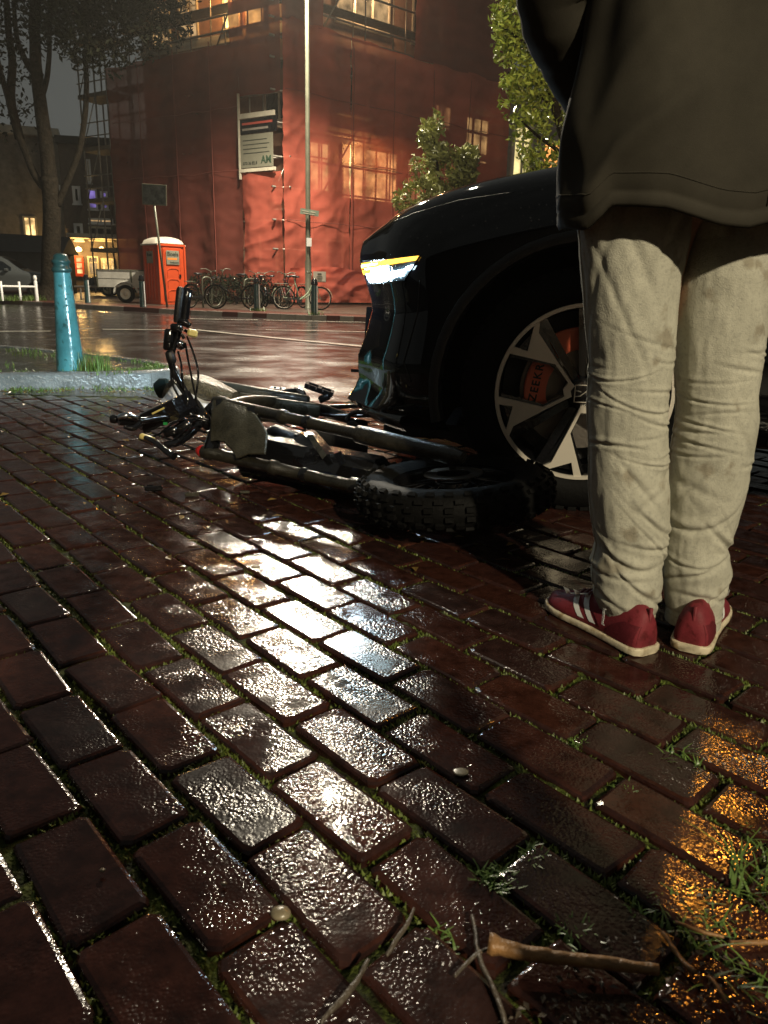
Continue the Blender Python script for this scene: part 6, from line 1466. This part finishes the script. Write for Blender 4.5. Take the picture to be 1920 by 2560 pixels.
# saddle: pale shell with wet dark cover
def sweep(pts, hw_, hz_, up0=Vector((0, 0, 1)), n=22, flat=.6):
    P_ = cr_spline(pts, 5); m_ = len(P_); rings = []
    for i, p in enumerate(P_):
        t_ = (P_[min(i + 1, m_ - 1)] - P_[max(i - 1, 0)]).normalized(); s_ = t_.cross(up0).normalized(); w_ = s_.cross(t_); f_ = i / (m_ - 1)
        a_ = interp([k / (len(hw_) - 1) for k in range(len(hw_))], hw_, f_); b_ = interp([k / (len(hz_) - 1) for k in range(len(hz_))], hz_, f_)
        rings.append([p + s_ * a_ * math.copysign(abs(math.cos(q)) ** .8, math.cos(q)) + w_ * b_ * math.copysign(abs(math.sin(q)) ** .8, math.sin(q)) for q in [2 * math.pi * k / n for k in range(n)]])
    return rings
sd_pts = [q4(400, 745, 3.22), q4(470, 690, 3.20), q4(570, 680, 3.16), q4(680, 705, 3.12), q4(800, 735, 3.10)]
t = MB(); t.loft(sweep(sd_pts, [.03, .07, .085, .07, .035], [.02, .045, .05, .038, .018]), cap=True); sd_ = B(t, 'saddle', 'seatb')
shp = [q4(395, 735, 3.12), q4(420, 800, 3.05), q4(500, 830, 2.98), q4(600, 830, 2.95), q4(650, 770, 2.98)]
t = MB(); rows = []
for j in range(9):
    v = j / 8; r = []
    for i in range(15):
        u = i / 14; top_ = q4(lerp(390, 660, u), 740 - 110 * math.sin(math.pi * min(1, u * 1.15) ** .8) + 25 * u, 3.14 - .05 * u); bot_ = q4(lerp(395, 640, u), 770 + 130 * math.sin(math.pi * u) ** .7 + 60 * u, 3.02)
        p = top_.lerp(bot_, v); p += Vector((-.01, -.055, .0)) * math.sin(math.pi * v) ; r.append(p)
    rows.append(r)
t.grid(rows); shl = B(t, 'seat_shell', 'seatw', sd_)
t = MB(); t.tube([q4(610, 790, 2.90), q4(618, 850, 2.88), q4(612, 895, 2.88)], [.020, .024, .018], 12); B(t, 'shock', 'seatw')
t = MB(); t.lathe([(.001, -.03), (.035, -.028), (.045, .0), (.036, .028), (.001, .03)], 16, q4(375, 690, 3.25), Matrix.Rotation(rad(70), 3, 'Y')); B(t, 'rear_lamp', 'dkgreen')
# handlebar: one grip straight up, the other towards the lower left
d0_ = 2.80
hb_ = bar('handlebar', [q4(478, 300, d0_), q4(452, 400, d0_), q4(425, 480, d0_), q4(430, 570, d0_), q4(500, 700, d0_), q4(560, 800, d0_ - .03), q4(600, 860, d0_ - .05)], .0125, 'gloss')
bar('handlebar_end', [q4(600, 860, 2.74), q4(520, 880, 2.66), q4(400, 860, 2.60), q4(230, 885, 2.50)], .012, 'gloss', hb_)
bar('fork_bridge', [q4(600, 880, 2.72), q4(560, 930, 2.66), q4(470, 1005, 2.60), q4(385, 1025, 2.56)], [.018, .016, .012], 'gloss')
g1a, g1b = q4(498, 285, d0_), q4(520, 92, d0_)
t = MB(); n_ = [0, .04, .05, .5, .95, 1.0]; t.tube([g1a.lerp(g1b, k) for k in n_], [.013, .019, .017, .0165, .018, .012], 16); gr = B(t, 'grip', 'gloss', hb_)
g2a, g2b = q4(452, 300, d0_ - .03), q4(478, 88, d0_ - .03)
t = MB(); t.tube([g2a.lerp(g2b, k) for k in (0, .1, .92, 1.0)], [.009, .012, .014, .009], 12); B(t, 'brake_lever', 'blackplastic', hb_)
t = MB(); t.box(q4(408, 400, d0_ - .02), (.030, .04, .075), Matrix.Rotation(rad(8), 3, 'Y'), ch=.006); B(t, 'display', 'gloss', hb_)
t = MB(); t.box(q4(500, 300, d0_ - .02), (.05, .035, .022), Matrix.Rotation(rad(25), 3, 'Y'), ch=.005); t.box(q4(455, 330, d0_ - .03), (.04, .035, .03), ch=.006); B(t, 'lever_clamp', 'gloss', hb_)
t = MB(); t.box(q4(548, 362, d0_), (.036, .03, .026), Matrix.Rotation(rad(12), 3, 'Y') @ Matrix.Rotation(rad(15), 3, 'Z'), ch=.006); B(t, 'amber_reflector', 'yellow', hb_, True, 30)
t = MB(); t.tube([q4(500, 345, d0_), q4(540, 360, d0_)], .006, 6); t.tube([q4(470, 350, d0_), q4(500, 395, d0_)], .006, 6); B(t, 'reflector_arm', 'gloss', hb_)
t = MB(); t.lathe([(.001, .018), (.010, .015), (.016, .004), (.017, -.008), (.001, -.010)], 14, q4(478, 430, d0_ - .03), Matrix.Rotation(rad(60), 3, 'X')); B(t, 'bell', 'chrome', hb_)
t = MB(); t.box(q4(420, 505, d0_ - .01), (.03, .035, .05), Matrix.Rotation(rad(-12), 3, 'Y'), ch=.008); B(t, 'throttle_box', 'blackplastic', hb_)
# front box light and the lower grip with its lever
bx = [(218, 850), (432, 752), (480, 838), (478, 868), (262, 962)]
t = MB(); fr = [q4(x, y, 2.60) for x, y in bx]; bk = [p + Vector((.03, .11, .015)) for p in fr]; c_ = sum(fr, Vector()) / 5
t.loft([bk, fr, [c_ + (p - c_) * .93 + Vector((0, -.006, 0)) for p in fr]], cap=True); bxo = B(t, 'battery_box', 'gloss', None, True, 25)
t = MB(); t.tube([q4(310, 840, 2.585), q4(380, 806, 2.585)], .0035, 6); B(t, 'box_trim', 'yellow', bxo); t = MB(); t.box(q4(388, 898, 2.585), (.014, .004, .009)); B(t, 'status_light', mat('green_led', (.02, .25, .06), .3), bxo)
bar('grip', [q4(228, 880, 2.50), q4(170, 878, 2.48), q4(110, 880, 2.46)], [.020, .019, .016], 'gloss', hb_)
t = MB(); t.loft(sweep([q4(225, 868, 2.47), q4(160, 850, 2.45), q4(105, 862, 2.44)], [.006, .020, .016], [.010, .012, .006]), cap=True); B(t, 'brake_lever', 'chrome', hb_)
t = MB(); t.lathe([(.001, -.012), (.012, -.010), (.015, 0), (.012, .010), (.001, .012)], 12, q4(82, 872, 2.45), Matrix.Rotation(rad(90), 3, 'Y')); B(t, 'bar_end', 'gloss', hb_)
t = MB(); t.loft(sweep([q4(240, 900, 2.46), q4(190, 925, 2.44), q4(140, 915, 2.43)], [.004, .014, .008], [.010, .010, .006]), cap=True); B(t, 'switch_pod', 'gloss', hb_)
bar('brake_lever', [q4(270, 980, 2.40), q4(330, 1010, 2.36), q4(390, 1060, 2.33), q4(440, 1092, 2.31)], [.007, .009, .010, .013], 'gloss', hb_)
t = MB(); t.box(q4(280, 985, 2.42), (.05, .02, .018), Matrix.Rotation(rad(20), 3, 'Y'), ch=.004); B(t, 'reflector', 'yellow', hb_)
bar('stem', [q4(560, 780, 2.76), q4(610, 860, 2.72), q4(650, 905, 2.74)], [.020, .024, .026], 'gloss')
bar('stem', [q4(470, 800, 2.74), q4(520, 860, 2.70), q4(600, 900, 2.72)], [.012, .016, .020], 'gloss')
t = MB(); t.box(q4(480, 930, 2.62), (.08, .03, .045), Matrix.Rotation(rad(-30), 3, 'Y'), ch=.008); t.box(q4(420, 945, 2.60), (.05, .03, .03), Matrix.Rotation(rad(-20), 3, 'Y'), ch=.006); B(t, 'clamp', 'gloss')
for pts, d in [([(515, 380), (560, 500), (582, 600), (570, 720), (556, 790)], 2.76), ([(462, 470), (480, 540), (486, 600), (500, 700), (560, 830), (640, 890)], 2.75), ([(430, 560), (440, 640), (520, 760), (600, 870), (660, 900)], 2.72),
               ([(425, 540), (425, 650), (480, 760), (540, 830), (620, 890)], 2.71), ([(640, 890), (560, 880), (500, 940), (430, 1000), (380, 1020)], 2.60), ([(640, 880), (540, 850), (430, 900), (350, 960), (300, 980)], 2.58),
               ([(505, 420), (530, 560), (580, 780), (650, 890)], 2.73), ([(380, 1030), (460, 1015), (540, 930), (600, 900)], 2.57), ([(480, 600), (500, 690), (520, 760), (500, 830), (450, 880), (400, 900)], 2.66)]:
    bar('cable', [q4(x, y, d + .01 * math.sin(i * 2.1)) for i, (x, y) in enumerate(pts)], .0038, 'gloss', None, 6)
# unseen bollard assumed just out of frame, added to cast the brick shadow band
make_bollard('bollard', 'unseen dark bollard, assumed and added on the near paving to throw a shadow across the bricks', (.46, .10, 0), .76, .115, .088, M['dkgreen'], M['gloss'])
# unseen photographer assumed crouching behind the camera, added to shade the nearest bricks
ph_ = thing('person', 'unseen person assumed crouching behind the viewpoint in dark clothes, holding up a phone', 'person', (.17, -.45, 0))
def skin(name, pts, edges, mt, root=0, lv=2):
    me = bpy.data.meshes.new(name); me.from_pydata([Vector(p[0]) - ph_.location for p in pts], edges, []); me.materials.append(mt); o = link(name, me, ph_)
    o.modifiers.new('s', 'SKIN')
    for i, v in enumerate(me.skin_vertices[0].data): v.radius = (pts[i][1],) * 2; v.use_root = (i == root)
    o.modifiers.new('u', 'SUBSURF').levels = lv; bpy.context.view_layer.update()
    m2 = bpy.data.meshes.new_from_object(o.evaluated_get(bpy.context.evaluated_depsgraph_get())); o.modifiers.clear(); o.data = m2; m2.polygons.foreach_set('use_smooth', [True] * len(m2.polygons)); return o
bp_ = [((.17, -.56, .36), .13), ((.16, -.48, .62), .13), ((.15, -.38, .86), .13), ((.14, -.33, .97), .055), ((.13, -.29, 1.03), .05), ((.12, -.25, 1.12), .085), ((.11, -.23, 1.20), .07),
       ((.00, -.35, .88), .055), ((-.08, -.22, .68), .042), ((-.055, -.07, .64), .028), ((.30, -.35, .88), .055), ((.27, -.20, .66), .042), ((.065, -.07, .64), .028),
       ((.06, -.54, .34), .08), ((.02, -.20, .46), .06), ((.05, -.50, .10), .042), ((.05, -.38, .05), .035), ((.28, -.54, .34), .08), ((.34, -.20, .40), .06), ((.30, -.46, .10), .042), ((.31, -.34, .05), .035)]
be_ = [(0, 1), (1, 2), (2, 3), (3, 4), (4, 5), (5, 6), (2, 7), (7, 8), (8, 9), (2, 10), (10, 11), (11, 12), (0, 13), (13, 14), (14, 15), (15, 16), (0, 17), (17, 18), (18, 19), (19, 20)]
skin('body', bp_, be_, M['skin'])
skin('jacket', [(p, r * 1.22 + .008) for p, r in bp_[:4] + bp_[7:9] + bp_[10:12]], [(0, 1), (1, 2), (2, 3), (2, 4), (4, 5), (2, 6), (6, 7)], M['coat'])
skin('trousers', [(bp_[0][0], .16)] + [(p, r * 1.2 + .006) for p, r in bp_[13:16] + bp_[17:20]], [(0, 1), (1, 2), (2, 3), (0, 4), (4, 5), (5, 6)], M['roof'])
mb = MB(); mb.lathe([(.001, .11), (.06, .095), (.093, .04), (.098, -.02), (.08, -.08)], 20, (.12, -.26, 1.15)); mb.build('hair', M['hair'], ph_, local=False, smooth=True)
for x_ in (.05, .305): mb = MB(); mb.loft([[Vector((x_ + .045 * w * math.cos(a), -.40 + l + .0 * a, .045 + .04 * math.sin(a) * w)) for a in [2 * math.pi * k / 14 for k in range(14)]] for l, w in ((-.15, .5), (-.12, .9), (0, 1), (.10, .9), (.15, .45))], True); mb.build('shoe', M['gloss'], ph_, local=False, smooth=True)
for s in (-1, 1):
    for k in range(4): mb = MB(); mb.tube(cr_spline([(s * .060 + (.003 if s > 0 else 0), -.062, .630 + .018 * k), (s * .052, -.045, .632 + .018 * k), (s * .044, -.036, .634 + .018 * k), (s * .030, -.034, .636 + .018 * k)], 3), [.0085] * 9 + [.006], 8); mb.build('finger', M['skin'], ph_, local=False, smooth=True)
phn = thing('phone', 'unseen dark phone held by the assumed crouching person behind the viewpoint', 'phone', (0, -.030, .66)); mb = MB(); mb.box((0, 0, 0), (.072, .008, .148), Matrix.Rotation(rad(-16), 3, 'X'), ch=.003); mb.build('case', M['gloss'], phn)  # unseen phone, added along with the assumed photographer
# ================================================================== LITTER ON THE PAVING
def stick(name, label, pts, rs, mt, cat='twig'):
    o = thing(name, label, cat, pts[0]); P_ = cr_spline(pts, 6); k = len(P_)
    t = MB(); t.tube([p + Vector((.002 * noise.noise(p * 50), .002 * noise.noise(p * 43), .0012 * noise.noise(p * 60))) for p in P_], [interp([i / (len(rs) - 1) for i in range(len(rs))], rs, j / (k - 1)) * (1 + .35 * noise.noise(P_[j] * 110)) for j in range(k)], 10)
    t.build('stem', M[mt], o, local=False, smooth=True); return o
stick('stick', 'thick pale broken stick lying on the bricks near the bottom edge', [G(1222, 2358, .022), G(1330, 2385, .020), G(1450, 2400, .018), G(1645, 2425, .016)], [.0095, .0075, .0065, .005], 'wood', 'stick')
stick('twig', 'thin dark twig curving up left of the thick stick', [G(1180, 2290, .006), G(1200, 2400, .010), G(1245, 2500, .008), G(1270, 2600, .006)], [.0022, .0028, .003, .002], 'wood2')
stick('twig', 'short dark forked twig at the left end of the thick stick', [G(1135, 2440, .008), G(1180, 2395, .010), G(1225, 2370, .012)], [.0015, .0022, .0018], 'wood2')
stick('twig', 'grey twig leaning across a joint left of the thick stick', [G(965, 2390, .004), G(1005, 2330, .010), G(1035, 2270, .012)], [.0018, .003, .0015], 'wood2')
stick('twig', 'grey brown twig at the bottom edge pointing up from a moss tuft', [G(800, 2560, .006), G(870, 2480, .010), G(920, 2400, .012)], [.002, .0035, .002], 'wood2')
stick('twig', 'thin pale stem crossing the weeds at the right', [G(1690, 2305, .012), G(1760, 2330, .012), G(1810, 2345, .010)], [.0016, .002, .0015], 'wood')
stick('twig', 'slanting brown twig between the stick and the weeds', [G(1655, 2330, .010), G(1700, 2390, .008), G(1735, 2430, .008)], [.002, .0032, .003], 'wood')
stick('twig', 'pale twig running off the right edge of the paving', [G(1825, 2357, .010), G(1900, 2357, .010), G(2000, 2350, .008)], [.0025, .0028, .003], 'wood')
stick('twig', 'small brown twig standing in the darkest weeds at lower right', [G(1770, 2440, .010), G(1800, 2480, .010), G(1815, 2505, .008)], [.0018, .0022, .0012], 'wood')
def pebble(name, label, x, y, s, mt='stone', sq=.6, cat='pebble', z=.0):
    p = G(x, y, .004); o = MB(); rnd = random.Random(int(x)); rings = []
    for j in range(9):
        a = math.pi * j / 8; rings.append([Vector((s * math.sin(a) * math.cos(b) * 1.2, s * math.sin(a) * math.sin(b), s * sq * math.cos(a))) * (1 + .14 * noise.noise(Vector((math.cos(b), math.sin(b), a)) * 1.3 + Vector((x, 0, 0)))) for b in [2 * math.pi * k / 14 for k in range(14)]])
    o.loft(rings); ob = o.build(name, M[mt], None, smooth=True); ob.location = p + Vector((0, 0, s * sq * .8 + z)); return tag(ob, label, cat)
pebble('pebble', 'rounded grey pebble sunk in the moss at lower left centre', 702, 2282, .0095, z=-.005)
pebble('pebble', 'flat pale round pebble lying in the dark shadow band', 1152, 1926, .010, sq=.14, z=-.0035)
pebble('pebble', 'tiny pebble on the dark brick at lower left', 256, 2178, .003); pebble('pebble', 'small crumb of stone beside the sunken pebble', 560, 2212, .003)
pebble('pebble', 'small pale stone in the joint above the bright bricks', 638, 1420, .009, sq=.4)
for (x, y, lb, mt_, s3) in [(385, 1226, 'black broken plastic clip lying on the bricks below the fork', 'gloss', (.058, .022, .016)), (480, 1240, 'brown broken plastic piece right of the black clip', 'plate', (.045, .018, .012)), (285, 1255, 'small glassy shard on the paving left of the broken clip', 'chrome', (.012, .008, .016)), (612, 1232, 'small wet scrap lying near the fork shadow', 'plate', (.03, .02, .006))]:
    p = G(x, y, .004); t = MB(); t.box((0, 0, s3[2] / 2), s3, Matrix.Rotation(rad(12), 3, 'Z'), ch=min(s3) * .2); t.box((s3[0] * .3, 0, s3[2] * .9), (s3[0] * .25, s3[1] * .8, s3[2] * .5), Matrix.Rotation(rad(20), 3, 'Z'))
    t.box((-s3[0] * .25, s3[1] * .3, s3[2] * .7), (s3[0] * .3, s3[1] * .3, s3[2] * .9)); o = t.build('plastic_fragment', M[mt_]); o.location = p; tag(o, lb, 'debris')
# weeds on the lower right
random.seed(44); wd = MB()
for (x, y, n, h0, h1, r) in [(1885, 2240, 20, .02, .05, .03), (1905, 2180, 12, .02, .05, .03), (1850, 2420, 26, .01, .035, .05), (1760, 2300, 46, .008, .022, .035), (1640, 2270, 26, .006, .018, .03), (1560, 1975, 20, .005, .014, .015), (1450, 1855, 20, .005, .014, .012), (1330, 2130, 22, .005, .014, .015), (1230, 2190, 30, .006, .016, .02), (1250, 2200, 26, .005, .015, .02), (1440, 2330, 22, .005, .014, .02), (1100, 2350, 16, .005, .014, .02), (1890, 2090, 10, .008, .02, .02), (1700, 1890, 30, .006, .018, .03)]:
    p = G(x, y); blades(wd, p.x, p.y, -.006, r, n * 2, h0, h1, .0022, 1.1, 1.3, 4)
tag(wd.build('weeds', M['grass']), kind='stuff')
sl_ = MB(); random.seed(9)
for k in range(420):
    x, y = random.uniform(1250, 2000), random.uniform(2080, 2640)
    if y < 2650 - (x - 1100) * .75: continue
    p = G(x, y, .004); s = random.uniform(.002, .006); a = random.uniform(0, 6.28); r_ = Matrix.Rotation(a, 3, 'Z') @ Matrix.Rotation(random.uniform(-.6, .6), 3, 'X')
    sl_.add([p + r_ @ Vector(v) * s for v in ((1, 0, 0), (0, .5, .3), (-1, 0, 0), (0, -.5, .4))], [(0, 1, 2, 3)])
tag(sl_.build('leaf_litter', M['wood2']), kind='stuff')
# ------------------------------------------------------------------ thin haze added in the air, standing for lens veil
hz = MB(); hz.box((0, 25, 8.2), (150, 120, 18.8))
hm = bpy.data.materials.new('veil_haze'); hm.use_nodes = True; n = hm.node_tree; n.nodes.clear()
ho = n.nodes.new('ShaderNodeOutputMaterial'); hv = n.nodes.new('ShaderNodeVolumePrincipled'); hv.inputs['Color'].default_value = (.9, .9, .85, 1); hv.inputs['Density'].default_value = .0006; hv.inputs['Anisotropy'].default_value = .35
n.links.new(hv.outputs[0], ho.inputs['Volume'])
tag(hz.build('haze', hm), kind='stuff')
